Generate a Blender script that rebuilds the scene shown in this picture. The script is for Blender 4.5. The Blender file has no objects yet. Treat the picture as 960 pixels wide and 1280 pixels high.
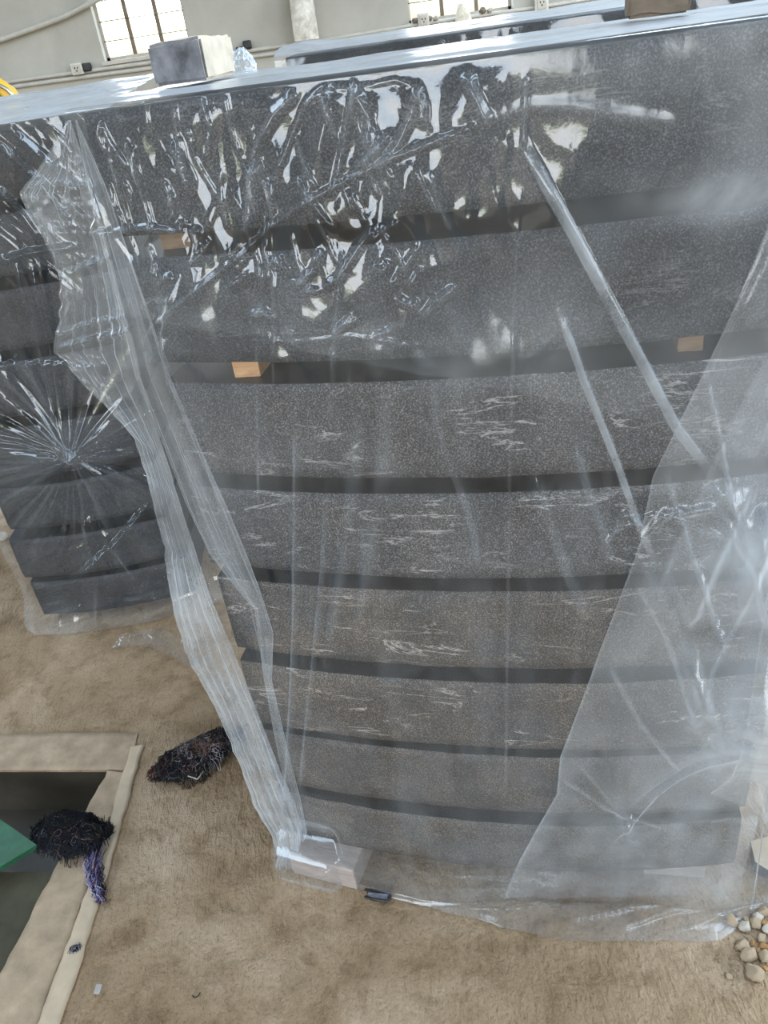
import bpy, bmesh, math, random
import numpy as np
from mathutils import Vector, Matrix
random.seed(7)
RNG = np.random.RandomState(11)
sc = bpy.context.scene
C = sc.collection

# ------------------------------------------------------------------ camera
FPX, PITCH, ROLL, H = 987.35, 0.540243, -0.145039, 1.62
_f = np.array([0, math.cos(PITCH), -math.sin(PITCH)])
_r0 = np.array([1.0, 0, 0]); _u0 = np.cross(_r0, _f)
_r = math.cos(ROLL) * _r0 + math.sin(ROLL) * _u0
_u = -math.sin(ROLL) * _r0 + math.cos(ROLL) * _u0
EYE = np.array([0, 0, H])


def ray(px):
    return _f + ((px[0] - 480) / FPX) * _r - ((px[1] - 640) / FPX) * _u


def at_z(px, z=0.0):
    d = ray(px); return EYE + d * (z - H) / d[2]


def at_y(px, y):
    d = ray(px); return EYE + d * y / d[1]


cam = bpy.data.cameras.new('camera')
cam.sensor_fit = 'HORIZONTAL'; cam.sensor_width = 36.0
cam.lens = FPX / 960 * 36.0
cam.clip_start = 0.02; cam.clip_end = 200
co = bpy.data.objects.new('camera', cam); C.objects.link(co)
M = Matrix((( _r[0], _u[0], -_f[0], 0), (_r[1], _u[1], -_f[1], 0), (_r[2], _u[2], -_f[2], H), (0, 0, 0, 1)))
co.matrix_world = M
sc.camera = co

# ------------------------------------------------------------------ node helpers
def new_mat(name):
    m = bpy.data.materials.new(name); m.use_nodes = True
    nt = m.node_tree; nt.nodes.clear()
    out = nt.nodes.new('ShaderNodeOutputMaterial')
    return m, nt, out


def N(nt, typ, ins=None, **kw):
    n = nt.nodes.new(typ)
    for k, v in kw.items(): setattr(n, k, v)
    for k, v in (ins or {}).items():
        if hasattr(v, 'node') or isinstance(v, bpy.types.NodeSocket): nt.links.new(v, n.inputs[k])
        else: n.inputs[k].default_value = v
    return n


def math_(nt, op, a, b=None, clamp=False):
    n = nt.nodes.new('ShaderNodeMath'); n.operation = op; n.use_clamp = clamp
    for i, v in enumerate((a, b)):
        if v is None: continue
        if isinstance(v, bpy.types.NodeSocket): nt.links.new(v, n.inputs[i])
        else: n.inputs[i].default_value = v
    return n.outputs[0]


def ramp(nt, fac, stops):
    n = nt.nodes.new('ShaderNodeValToRGB')
    el = n.color_ramp.elements
    while len(el) < len(stops): el.new(0.5)
    for e, (p, c) in zip(el, stops):
        e.position = p; e.color = (c[0], c[1], c[2], 1) if not isinstance(c, (int, float)) else (c, c, c, 1)
    nt.links.new(fac, n.inputs[0]); return n.outputs[0]


def mixc(nt, fac, a, b, mode='MIX'):
    n = nt.nodes.new('ShaderNodeMix'); n.data_type = 'RGBA'; n.blend_type = mode
    for i, v in ((0, fac), (6, a), (7, b)):
        if isinstance(v, bpy.types.NodeSocket): nt.links.new(v, n.inputs[i])
        elif i == 0: n.inputs[0].default_value = v
        else: n.inputs[i].default_value = (v[0], v[1], v[2], 1)
    return n.outputs[2]


def coords(nt, scale=(1, 1, 1), rot=(0, 0, 0), obj=True):
    tc = nt.nodes.new('ShaderNodeTexCoord')
    mp = nt.nodes.new('ShaderNodeMapping')
    mp.inputs['Scale'].default_value = scale; mp.inputs['Rotation'].default_value = rot
    nt.links.new(tc.outputs['Object'], mp.inputs[0]); return mp.outputs[0]


def noise(nt, vec, scale, detail=4, rough=0.55, dist=0.0):
    n = nt.nodes.new('ShaderNodeTexNoise')
    n.inputs['Scale'].default_value = scale; n.inputs['Detail'].default_value = detail
    n.inputs['Roughness'].default_value = rough; n.inputs['Distortion'].default_value = dist
    nt.links.new(vec, n.inputs['Vector']); return n.outputs[0]


def simple(name, col, rough=0.6, metal=0.0, var=0.15, nscale=12, bump=0.0, spec=0.5, bscale=60):
    m, nt, out = new_mat(name)
    v = coords(nt)
    n = noise(nt, v, nscale, 5, 0.6)
    lo = tuple(c * (1 - var) for c in col); hi = tuple(min(1, c * (1 + var)) for c in col)
    c = ramp(nt, n, [(0.3, lo), (0.7, hi)])
    b = N(nt, 'ShaderNodeBsdfPrincipled', {'Base Color': c, 'Roughness': rough, 'Metallic': metal, 'Specular IOR Level': spec})
    if bump:
        bn = N(nt, 'ShaderNodeBump', {'Height': noise(nt, v, bscale, 5, 0.6), 'Strength': bump, 'Distance': 0.004})
        nt.links.new(bn.outputs[0], b.inputs['Normal'])
    nt.links.new(b.outputs[0], out.inputs[0]); return m


# ------------------------------------------------------------------ materials
def make_floor():
    m, nt, out = new_mat('dusty_concrete')
    v = coords(nt)
    n1 = noise(nt, v, 2.6, 6, 0.62, 0.6)
    n2 = noise(nt, v, 14, 6, 0.65, 0.4)
    n3 = noise(nt, v, 110, 4, 0.7)
    c = ramp(nt, n1, [(0.28, (0.205, 0.130, 0.068)), (0.5, (0.345, 0.238, 0.145)), (0.72, (0.50, 0.375, 0.26))])
    c2 = ramp(nt, n2, [(0.28, (0.48, 0.43, 0.35)), (0.52, (1, 1, 1)), (0.8, (1.0, 1.0, 1.0))])
    c = mixc(nt, 0.75, c, c2, 'MULTIPLY')
    c3 = ramp(nt, n3, [(0.30, (0.45, 0.40, 0.34)), (0.47, (1, 1, 1))])
    c = mixc(nt, 0.6, c, c3, 'MULTIPLY')
    h = math_(nt, 'ADD', math_(nt, 'MULTIPLY', n2, 1.2), math_(nt, 'MULTIPLY', n3, 0.35))
    vs = coords(nt, (1.0, 0.35, 1), (0, 0, 0.25))
    n4 = noise(nt, vs, 75, 3, 0.6, 0.5)
    h = math_(nt, 'ADD', h, math_(nt, 'MULTIPLY', n4, 0.9))
    bn = N(nt, 'ShaderNodeBump', {'Height': h, 'Strength': 0.9, 'Distance': 0.012})
    b = N(nt, 'ShaderNodeBsdfPrincipled', {'Base Color': c, 'Roughness': 0.92, 'Specular IOR Level': 0.2, 'Normal': bn.outputs[0]})
    nt.links.new(b.outputs[0], out.inputs[0]); return m


def make_granite(name, brown=0.0, bright=1.0, veins=0.6):
    m, nt, out = new_mat(name)
    v = coords(nt)
    n1 = noise(nt, v, 420, 3, 0.7)
    n2 = noise(nt, v, 9, 5, 0.6, 0.3)
    n3 = noise(nt, v, 60, 4, 0.65)
    base = ramp(nt, n1, [(0.34, (0.022, 0.023, 0.025)), (0.5, (0.058, 0.058, 0.058)), (0.64, (0.27, 0.265, 0.26))])
    tint = ramp(nt, n2, [(0.3, (0.62, 0.64, 0.68)), (0.7, (1.25 + 0.2 * brown, 1.2, 1.18 - 0.25 * brown))])
    c = mixc(nt, 1.0, base, tint, 'MULTIPLY')
    c = mixc(nt, 0.5, c, ramp(nt, n3, [(0.3, 0.6), (0.7, 1.35)]), 'MULTIPLY')
    # pale wavy veins, mostly level
    vv = coords(nt, (1.5, 1.0, 7.0), (0, 0.10, 0))
    vn = noise(nt, vv, 2.7, 8, 0.66, 0.8)
    vein = ramp(nt, vn, [(0.484, 0.0), (0.5, 1.0), (0.516, 0.0)])
    msk = ramp(nt, noise(nt, coords(nt, (3, 1, 9)), 2.6, 4), [(0.50, 0.0), (0.63, 1.0)])
    fac = math_(nt, 'MULTIPLY', math_(nt, 'MULTIPLY', vein, msk), veins)
    c = mixc(nt, fac, c, (0.62, 0.59, 0.55))
    c = mixc(nt, 1.0, c, (1.06 * bright * (1 + 0.16 * brown), 1.12 * bright, 1.24 * bright * (1 - 0.16 * brown)), 'MULTIPLY')
    bn = N(nt, 'ShaderNodeBump', {'Height': noise(nt, v, 150, 4, 0.7), 'Strength': 0.5, 'Distance': 0.003})
    b = N(nt, 'ShaderNodeBsdfPrincipled', {'Base Color': c, 'Roughness': 0.6, 'Specular IOR Level': 0.4, 'Normal': bn.outputs[0]})
    nt.links.new(b.outputs[0], out.inputs[0]); return m


def make_polish():
    m, nt, out = new_mat('polished_granite_face')
    v = coords(nt)
    c = ramp(nt, noise(nt, v, 300, 3, 0.7), [(0.4, (0.004, 0.0045, 0.006)), (0.7, (0.014, 0.015, 0.018))])
    b = N(nt, 'ShaderNodeBsdfPrincipled', {'Base Color': c, 'Roughness': 0.4, 'Specular IOR Level': 0.25})
    nt.links.new(b.outputs[0], out.inputs[0]); return m


def make_film(name, haze=0.08, rough=0.05, f0=0.075, bump=0.15, tint=(0.88, 0.94, 1.0)):
    """Clear polythene: mostly see-through, a little milky, glossy; the milkiness grows with the path
    length through the film and with its ply_haze value: layers lying together plus painted-in haze."""
    m, nt, out = new_mat(name)
    geo = nt.nodes.new('ShaderNodeNewGeometry')
    v = coords(nt)
    bnh = math_(nt, 'ADD', noise(nt, v, 45, 4, 0.6, 0.8), math_(nt, 'MULTIPLY', noise(nt, v, 160, 2, 0.5), 0.25))
    bn = N(nt, 'ShaderNodeBump', {'Height': bnh, 'Strength': bump, 'Distance': 0.004})
    vd = N(nt, 'ShaderNodeVectorMath', {0: geo.outputs['Normal'], 1: geo.outputs['Incoming']}, operation='DOT_PRODUCT')
    cosv = math_(nt, 'MAXIMUM', math_(nt, 'ABSOLUTE', vd.outputs['Value']), 0.12)
    at = nt.nodes.new('ShaderNodeAttribute'); at.attribute_name = 'ply_haze'
    ex = math_(nt, 'DIVIDE', at.outputs['Fac'], cosv)
    blot = ramp(nt, noise(nt, v, 7, 5, 0.65, 0.5), [(0.3, 0.4), (0.7, 1.7)])
    hz = math_(nt, 'SUBTRACT', 1.0, math_(nt, 'POWER', 1.0 - haze, math_(nt, 'MULTIPLY', ex, blot)))
    sch = math_(nt, 'POWER', math_(nt, 'SUBTRACT', 1.0, cosv), 5.0)
    fr = math_(nt, 'ADD', math_(nt, 'MULTIPLY', sch, 1 - f0), f0, True)
    tr = N(nt, 'ShaderNodeBsdfTransparent', {'Color': (0.975, 0.98, 0.985, 1)})
    df = N(nt, 'ShaderNodeBsdfDiffuse', {'Color': (*[0.86 * t for t in tint], 1)})
    tl = N(nt, 'ShaderNodeBsdfTranslucent', {'Color': (*[0.86 * t for t in tint], 1)})
    hzs = N(nt, 'ShaderNodeMixShader', {0: 0.25, 1: df.outputs[0], 2: tl.outputs[0]})
    body = N(nt, 'ShaderNodeMixShader', {0: hz, 1: tr.outputs[0], 2: hzs.outputs[0]})
    rg = N(nt, 'ShaderNodeMapRange', {'Value': at.outputs['Fac'], 'From Min': 1.8, 'From Max': 4.0, 'To Min': rough, 'To Max': rough + 0.20})
    gl = N(nt, 'ShaderNodeBsdfGlossy', {'Color': (1, 1, 1, 1), 'Roughness': rg.outputs[0], 'Normal': bn.outputs[0]})
    fin = N(nt, 'ShaderNodeMixShader', {0: fr, 1: body.outputs[0], 2: gl.outputs[0]})
    nt.links.new(fin.outputs[0], out.inputs[0]); return m


def make_wall():
    m, nt, out = new_mat('grey_plaster')
    v = coords(nt)
    c = ramp(nt, noise(nt, v, 1.1, 6, 0.6, 0.4), [(0.3, (0.37, 0.35, 0.305)), (0.7, (0.50, 0.475, 0.42))])
    st = ramp(nt, noise(nt, coords(nt, (1, 1, 0.5)), 3.2, 6, 0.7), [(0.64, 0.0), (0.78, 1.0)])
    c = mixc(nt, math_(nt, 'MULTIPLY', st, 0.45), c, (0.16, 0.16, 0.13))
    bn = N(nt, 'ShaderNodeBump', {'Height': noise(nt, v, 20, 5), 'Strength': 0.2, 'Distance': 0.01})
    b = N(nt, 'ShaderNodeBsdfPrincipled', {'Base Color': c, 'Roughness': 0.9, 'Specular IOR Level': 0.2, 'Normal': bn.outputs[0]})
    nt.links.new(b.outputs[0], out.inputs[0]); return m


def make_wood(name, a, b_, scale=30):
    m, nt, out = new_mat(name)
    v = coords(nt, (1, 6, 6))
    n = noise(nt, v, scale * 0.5, 5, 0.65, 1.2)
    c = ramp(nt, n, [(0.3, a), (0.7, b_)])
    bn = N(nt, 'ShaderNodeBump', {'Height': n, 'Strength': 0.3, 'Distance': 0.003})
    b = N(nt, 'ShaderNodeBsdfPrincipled', {'Base Color': c, 'Roughness': 0.8, 'Specular IOR Level': 0.2, 'Normal': bn.outputs[0]})
    nt.links.new(b.outputs[0], out.inputs[0]); return m


MAT = {}
MAT['floor'] = make_floor()
MAT['granite'] = make_granite('sawn_granite_edge', 0.0, 0.46, 0.35)
MAT['granite_g'] = make_granite('grey_granite_edge', 0.3, 0.74, 0.9)
MAT['granite_b'] = make_granite('brownish_granite_edge', 0.9, 0.72, 1.0)
MAT['granite_p'] = make_granite('plain_granite_edge', 0.9, 0.60, 0.15)
MAT['granite_d'] = make_granite('dark_granite_edge', 0.0, 0.26, 0.1)
MAT['polish'] = make_polish()
MAT['film'] = make_film('clear_polythene', 0.029, 0.045, 0.055, 0.06)
MAT['film_top'] = make_film('clear_polythene_cover', 0.10, 0.08, 0.08, 0.3)
MAT['wall'] = make_wall()
MAT['wood'] = make_wood('fresh_timber', (0.55, 0.27, 0.11), (0.78, 0.47, 0.24))
MAT['wood_d'] = make_wood('weathered_timber', (0.30, 0.245, 0.215), (0.44, 0.37, 0.33))
MAT['wood_k'] = make_wood('dark_bearer_timber', (0.07, 0.055, 0.045), (0.13, 0.10, 0.085))
MAT['wood_o'] = make_wood('old_timber', (0.20, 0.12, 0.06), (0.32, 0.20, 0.11))
MAT['conc_d'] = simple('grey_concrete', (0.21, 0.21, 0.23), 0.85, var=0.6, nscale=22, bump=0.9, bscale=90)
MAT['conc_l'] = simple('pale_concrete', (0.62, 0.54, 0.43), 0.9, var=0.15, nscale=22, bump=0.5)
MAT['brown_stone'] = simple('brown_stone', (0.20, 0.155, 0.115), 0.85, var=0.3, nscale=25, bump=0.5)
MAT['pipe'] = simple('painted_conduit', (0.50, 0.47, 0.415), 0.5, var=0.1)
MAT['box'] = simple('pale_plastic_box', (0.62, 0.60, 0.54), 0.5, var=0.08)
MAT['black'] = simple('black_plastic', (0.02, 0.02, 0.022), 0.45, var=0.2)
MAT['frame'] = simple('painted_window_frame', (0.52, 0.47, 0.40), 0.6, var=0.1)
MAT['bar'] = simple('dull_steel_bar', (0.20, 0.15, 0.11), 0.6, 0.3, var=0.2)
MAT['bag'] = simple('white_plastic_bag', (0.70, 0.66, 0.59), 0.5, var=0.3, nscale=14, bump=0.4, bscale=25)
MAT['cloth'] = simple('cream_cloth', (0.74, 0.68, 0.57), 0.9, var=0.2, nscale=30, bump=0.3)
MAT['yellow'] = simple('yellow_paint', (0.85, 0.50, 0.05), 0.4, var=0.12)
MAT['steel'] = simple('bare_steel', (0.6, 0.6, 0.6), 0.3, 0.8, var=0.1)
MAT['green'] = simple('green_painted_steel', (0.010, 0.085, 0.034), 0.5, var=0.35, nscale=20, bump=0.15)
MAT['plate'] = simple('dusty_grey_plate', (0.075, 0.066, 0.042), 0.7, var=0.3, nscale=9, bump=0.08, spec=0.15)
MAT['plate_edge'] = simple('pale_plate_rim', (0.26, 0.27, 0.22), 0.6, var=0.15)
MAT['pit'] = simple('pit_shade_concrete', (0.045, 0.036, 0.024), 0.5, var=0.35, nscale=8, bump=0.2)  # dark colour stands for the shade inside the pit
MAT['screed'] = simple('smooth_cement_screed', (0.50, 0.385, 0.265), 0.85, var=0.12, nscale=18, bump=0.25)
MAT['kerb'] = simple('kerb_concrete', (0.38, 0.275, 0.18), 0.9, var=0.25, nscale=16, bump=0.7, bscale=45)
MAT['stone_a'] = simple('pale_pebble', (0.36, 0.265, 0.17), 0.9, var=0.25, nscale=60, bump=0.4)
MAT['stone_b'] = simple('white_pebble', (0.45, 0.39, 0.315), 0.85, var=0.15, nscale=60, bump=0.3)
MAT['stone_c'] = simple('ochre_pebble', (0.40, 0.21, 0.08), 0.9, var=0.25, nscale=60, bump=0.4)
MAT['chip'] = simple('grey_tile_chip', (0.36, 0.33, 0.30), 0.6, var=0.08)
MAT['roof'] = simple('metal_roofing', (0.30, 0.31, 0.32), 0.5, var=0.1)
for k, c in dict(navy=(0.012, 0.013, 0.02), coal=(0.02, 0.018, 0.017), grey=(0.13, 0.125, 0.125), red=(0.16, 0.05, 0.04),
                 violet=(0.19, 0.16, 0.33), white=(0.42, 0.40, 0.44), rust=(0.22, 0.12, 0.09)).items():
    MAT['yarn_' + k] = simple('yarn_' + k, c, 0.9, var=0.3, nscale=40, spec=0.2)


# ------------------------------------------------------------------ object helpers
def tag(o, label=None, cat=None, group=None, kind=None):
    if label: o['label'] = label
    if cat: o['category'] = cat
    if group: o['group'] = group
    if kind: o['kind'] = kind
    return o


def empty(name, loc=(0, 0, 0), rz=0.0):
    o = bpy.data.objects.new(name, None); C.objects.link(o)
    o.location = loc; o.rotation_euler = (0, 0, rz); o.empty_display_size = 0.05
    return o


def link(name, me, mats, parent=None, loc=(0, 0, 0), rot=(0, 0, 0)):
    o = bpy.data.objects.new(name, me); C.objects.link(o)
    for m in (mats if isinstance(mats, (list, tuple)) else [mats]): me.materials.append(m)
    o.location = loc; o.rotation_euler = rot
    if parent: o.parent = parent
    return o


def bm_obj(name, bm, mats, parent=None, loc=(0, 0, 0), rot=(0, 0, 0), smooth=False):
    me = bpy.data.meshes.new(name); bm.normal_update(); bm.to_mesh(me); bm.free()
    if smooth: me.polygons.foreach_set('use_smooth', [True] * len(me.polygons))
    return link(name, me, mats, parent, loc, rot)


def bm_box(bm, c, s, rot=None, bevel=0.0, mat=0, seg=2):
    r = bmesh.ops.create_cube(bm, size=1.0)
    vs = r['verts']
    for v in vs:
        v.co = Vector((v.co.x * s[0], v.co.y * s[1], v.co.z * s[2]))
    fs = list({f for v in vs for f in v.link_faces})
    for f in fs: f.material_index = mat
    if bevel > 0:
        es = list({e for v in vs for e in v.link_edges})
        rr = bmesh.ops.bevel(bm, geom=es, offset=bevel, segments=seg, affect='EDGES', profile=0.6)
        vs = list({v for f in rr['faces'] for v in f.verts} | {v for v in vs if v.is_valid})
        for f in {f for v in vs for f in v.link_faces}: f.material_index = mat
    mm = Matrix.Translation(Vector(c))
    if rot is not None: mm = mm @ (rot if isinstance(rot, Matrix) else Matrix.Rotation(rot, 4, 'Z'))
    for v in vs: v.co = mm @ v.co
    return vs


def box(name, c, s, mat, parent=None, rot=None, bevel=0.003):
    bm = bmesh.new(); bm_box(bm, (0, 0, 0), s, None, bevel)
    o = bm_obj(name, bm, mat, parent, c)
    if rot is not None: o.rotation_euler = rot if not isinstance(rot, (int, float)) else (0, 0, rot)
    return o


def tube_mesh(bm, pts, rad, sides=8, mat=0, cap=True):
    pts = [Vector(p) for p in pts]
    rings = []
    up = Vector((0, 0, 1))
    for i, p in enumerate(pts):
        a = pts[max(0, i - 1)]; b = pts[min(len(pts) - 1, i + 1)]
        t = (b - a).normalized() if (b - a).length > 1e-9 else Vector((1, 0, 0))
        ref = up if abs(t.dot(up)) < 0.95 else Vector((1, 0, 0))
        u = t.cross(ref).normalized(); w = u.cross(t)
        rr = rad[i] if isinstance(rad, (list, tuple, np.ndarray)) else rad
        rings.append([bm.verts.new(p + (u * math.cos(2 * math.pi * k / sides) + w * math.sin(2 * math.pi * k / sides)) * rr) for k in range(sides)])
    for a, b in zip(rings[:-1], rings[1:]):
        for k in range(sides):
            f = bm.faces.new((a[k], a[(k + 1) % sides], b[(k + 1) % sides], b[k])); f.material_index = mat; f.smooth = True
    if cap and sides > 2:
        bm.faces.new(list(reversed(rings[0]))).material_index = mat
        bm.faces.new(rings[-1]).material_index = mat


def tube(name, pts, rad, mat, parent=None, sides=10):
    bm = bmesh.new(); tube_mesh(bm, pts, rad, sides)
    return bm_obj(name, bm, mat, parent)


# ------------------------------------------------------------------ numpy noise
_T = RNG.rand(256, 256)


def vnoise(x, y, seed=0):
    x = np.asarray(x, float) + seed * 17.31; y = np.asarray(y, float) + seed * 9.77
    xi = np.floor(x).astype(int); yi = np.floor(y).astype(int)
    fx = x - xi; fy = y - yi
    fx = fx * fx * (3 - 2 * fx); fy = fy * fy * (3 - 2 * fy)
    a = _T[xi % 256, yi % 256]; b = _T[(xi + 1) % 256, yi % 256]
    c = _T[xi % 256, (yi + 1) % 256]; d = _T[(xi + 1) % 256, (yi + 1) % 256]
    return (a * (1 - fx) + b * fx) * (1 - fy) + (c * (1 - fx) + d * fx) * fy


def ridged(x, y, seed=0, octs=3):
    s = 0; a = 1.0; t = 0
    for k in range(octs):
        s = s + a * (1 - np.abs(2 * vnoise(x * 2 ** k, y * 2 ** k, seed + k * 3) - 1)); t += a; a *= 0.5
    return s / t


def sstep(a, b, x):
    t = np.clip((x - a) / (b - a), 0, 1); return t * t * (3 - 2 * t)


def blob(x, z, cx, cz, rx, rz):
    return np.exp(-((x - cx) / rx) ** 2 - ((z - cz) / rz) ** 2)


def poly_ridge(X, Z, pts, w, h, kind='g'):
    """Height of one fold that follows a polyline, fading at both ends."""
    pts = np.array(pts, float)
    best = np.full(X.shape, 1e9); par = np.zeros(X.shape)
    seg = np.hypot(*(pts[1:] - pts[:-1]).T); tot = seg.sum(); acc = 0
    for a, b, L in zip(pts[:-1], pts[1:], seg):
        d = b - a
        t = np.clip(((X - a[0]) * d[0] + (Z - a[1]) * d[1]) / (L * L + 1e-12), 0, 1)
        dist = np.hypot(X - a[0] - t * d[0], Z - a[1] - t * d[1])
        k = dist < best
        best = np.where(k, dist, best); par = np.where(k, (acc + t * L) / tot, par); acc += L
    fade = sstep(0, 0.12, par) * sstep(1.0, 0.88, par) * 0.85 + 0.15
    if kind == 'g': prof = np.exp(-(best / w) ** 2)
    elif kind == 't': prof = np.clip(1 - best / w, 0, 1)
    else: prof = np.clip(1 - (best / w) ** 2, 0, 1) ** 0.5
    return prof * h * fade


def grid_mesh(name, P, mat, parent=None, ply_haze=1.0):
    """P: (rows, cols, 3)."""
    r, c = P.shape[:2]
    me = bpy.data.meshes.new(name)
    me.vertices.add(r * c); me.vertices.foreach_set('co', P.reshape(-1).astype(np.float32))
    i = np.arange(r * c).reshape(r, c)
    q = np.stack([i[:-1, :-1], i[:-1, 1:], i[1:, 1:], i[1:, :-1]], -1).reshape(-1, 4)
    me.loops.add(q.size); me.loops.foreach_set('vertex_index', q.reshape(-1).astype(np.int32))
    me.polygons.add(len(q)); me.polygons.foreach_set('loop_start', np.arange(0, q.size, 4, dtype=np.int32))
    me.polygons.foreach_set('use_smooth', np.ones(len(q), dtype=bool))
    me.update(calc_edges=True)
    a = me.attributes.new('ply_haze', 'FLOAT', 'POINT')
    a.data.foreach_set('value', np.broadcast_to(np.asarray(ply_haze, np.float32), (r, c)).reshape(-1).astype(np.float32).copy())
    return link(name, me, mat, parent)


# ------------------------------------------------------------------ the near stack: front surface
D0, YAW, XL, XR, BUL = 1.0946, -0.24332, -0.3243, 0.6214, 0.050
XM, XH = (XL + XR) / 2, (XR - XL) / 2
TY = math.tan(YAW)
NRM = np.array([math.sin(YAW), -math.cos(YAW)])      # outward (towards camera) in plan


def front_y(x, b=BUL):
    t = np.clip((x - XM) / XH, -1.3, 1.3)
    return D0 + TY * (x - XM) - b * (1 - t * t)


def at_front(px, off=0.015):
    d = ray(px); y = 1.05
    for _ in range(25):
        p = EYE + d * y / d[1]
        y = float(front_y(p[0])) - off
    return EYE + d * y / d[1]


def FX(pts, off=0.02):
    return [tuple(at_front(p, off)[[0, 2]]) for p in pts]


# ------------------------------------------------------------------ setting
def struct(o): o['kind'] = 'structure'; return o


YW = 11.0
# floor with a rectangular pit at the left
pit = [(-0.849, 1.546), (-0.925, 1.20), (-0.985, 0.86), (-1.06, 0.45), (-2.3, 0.72), (-2.3, 1.81)]
bm = bmesh.new()
outer = [(-7, -6), (7, -6), (7, YW), (-7, YW)]
ov = [bm.verts.new((x, y, 0)) for x, y in outer]; iv = [bm.verts.new((x, y, 0)) for x, y in pit]
es = [bm.edges.new((ov[k], ov[(k + 1) % 4])) for k in range(4)] + [bm.edges.new((iv[k], iv[(k + 1) % 6])) for k in range(6)]
bmesh.ops.triangle_fill(bm, use_beauty=True, edges=es)
for f in list(bm.faces):
    c = f.calc_center_median()
    if c.x < -0.85 and c.x > -2.3 and 0.45 < c.y < 1.8:
        # keep only faces outside of the hole
        inside = False; j = 5
        for k in range(6):
            (xi, yi), (xj, yj) = pit[k], pit[j]
            if (yi > c.y) != (yj > c.y) and c.x < (xj - xi) * (c.y - yi) / (yj - yi) + xi: inside = not inside
            j = k
        if inside: bm.faces.remove(f)
for f in bm.faces:
    if f.normal.z < 0: f.normal_flip()
struct(bm_obj('floor', bm, MAT['floor']))
# pit lining
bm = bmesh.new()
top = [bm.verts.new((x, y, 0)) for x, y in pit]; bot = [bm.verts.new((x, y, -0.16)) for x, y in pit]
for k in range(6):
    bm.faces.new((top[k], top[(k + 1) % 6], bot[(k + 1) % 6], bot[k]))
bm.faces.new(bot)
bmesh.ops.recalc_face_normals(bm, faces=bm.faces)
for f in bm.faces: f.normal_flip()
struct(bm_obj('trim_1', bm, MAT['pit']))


def strip_slab(name, left, right, z0, z1, mat, nx=6, rough=0.002, seed=0, per=14):
    """A thin raised band between two plan polylines (same count)."""
    L = []; R = []
    for a, b, c, d in zip(left[:-1], left[1:], right[:-1], right[1:]):
        for k in range(per):
            t = k / per
            L.append(np.array(a) * (1 - t) + np.array(b) * t); R.append(np.array(c) * (1 - t) + np.array(d) * t)
    L.append(np.array(left[-1])); R.append(np.array(right[-1]))
    L = np.array(L); R = np.array(R); n = len(L)
    L = L + (RNG.rand(n, 1) - 0.5) * rough * 2 * np.array([[1, 0.3]]); R = R + (RNG.rand(n, 1) - 0.5) * rough * 2 * np.array([[1, 0.3]])
    P = np.zeros((n, nx + 3, 3))
    for k in range(nx + 1):
        t = k / nx
        P[:, k + 1, :2] = L * (1 - t) + R * t
        P[:, k + 1, 2] = z1 + rough * 0.6 * (vnoise(P[:, k + 1, 0] * 60, P[:, k + 1, 1] * 60, seed) - 0.5)
    P[:, 0, :2] = L; P[:, 0, 2] = z0; P[:, -1, :2] = R; P[:, -1, 2] = z0
    return grid_mesh(name, P, mat)


kl = [(-0.849, 1.546), (-0.925, 1.20), (-0.985, 0.86), (-1.06, 0.45)]
kr = [(-0.795, 1.53), (-0.815, 1.20), (-0.845, 0.90), (-0.93, 0.45)]
struct(strip_slab('trim_2', kl, kr, -0.01, 0.006, MAT['kerb'], 8, 0.004, 3))
sl = [(-0.797, 1.62), (-0.812, 1.20), (-0.842, 0.90), (-0.92, 0.45)]
sr = [(-0.765, 1.62), (-0.772, 1.36), (-0.790, 0.97), (-0.865, 0.45)]
struct(strip_slab('trim_3', sl, sr, -0.004, 0.0085, MAT['screed'], 4, 0.003, 5))
# the far edge of the kerb frame round the pit, running left
struct(strip_slab('trim_4', [(-2.4, 1.94), (-0.95, 1.705), (-0.79, 1.675)], [(-2.4, 1.83), (-0.95, 1.57), (-0.79, 1.54)], -0.01, 0.0035, MAT['kerb'], 8, 0.004, 9))


def wall_with_holes(name, axis, pos, lo, hi, z0, z1, holes, thick, mat):
    """holes: (a0, a1, z0, z1) along the wall axis. One mesh out of boxes round the holes."""
    bm = bmesh.new()
    av = sorted({lo, hi} | {h[0] for h in holes} | {h[1] for h in holes})
    zv = sorted({z0, z1} | {h[2] for h in holes} | {h[3] for h in holes})
    for a, b in zip(av[:-1], av[1:]):
        for c, d in zip(zv[:-1], zv[1:]):
            ma, mz = (a + b) / 2, (c + d) / 2
            if any(h[0] < ma < h[1] and h[2] < mz < h[3] for h in holes): continue
            if axis == 'x': bm_box(bm, (ma, pos, mz), (b - a, thick, d - c))
            else: bm_box(bm, (pos, ma, mz), (thick, b - a, d - c))
    bmesh.ops.remove_doubles(bm, verts=bm.verts, dist=1e-5)
    return struct(bm_obj(name, bm, mat))


w1a = at_y((116, 0), YW); w1b = at_y((131, 76), YW); w1c = at_y((236, 45), YW)
W1 = (w1b[0], w1c[0], w1b[2] - 0.01, 3.35)
w2a = at_y((512, 30), YW); w2b = at_y((642, 8), YW)
W2 = (w2a[0], w2b[0], w2a[2], 3.35)
RD = (-6.2, -0.7, 0.0, 4.3)                 # loading door behind the camera, unseen, placed to reflect in the film
wall_with_holes('wall_back', 'x', YW + 0.12, -7, 7, 0, 6, [W1, W2], 0.24, MAT['wall'])
RD2 = (1.6, 4.6, 1.9, 3.9)  # unseen rear opening added for its light
wall_with_holes('wall_rear', 'x', -6.1, -7, 7, 0, 6, [RD, RD2], 0.2, MAT['wall'])
RW = [(-1.5, 3.4, 0.9, 4.2), (5.2, 9.2, 0.9, 4.2)]
wall_with_holes('wall_right', 'y', 7.1, -6, YW, 0, 6, RW, 0.2, MAT['wall'])
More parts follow.
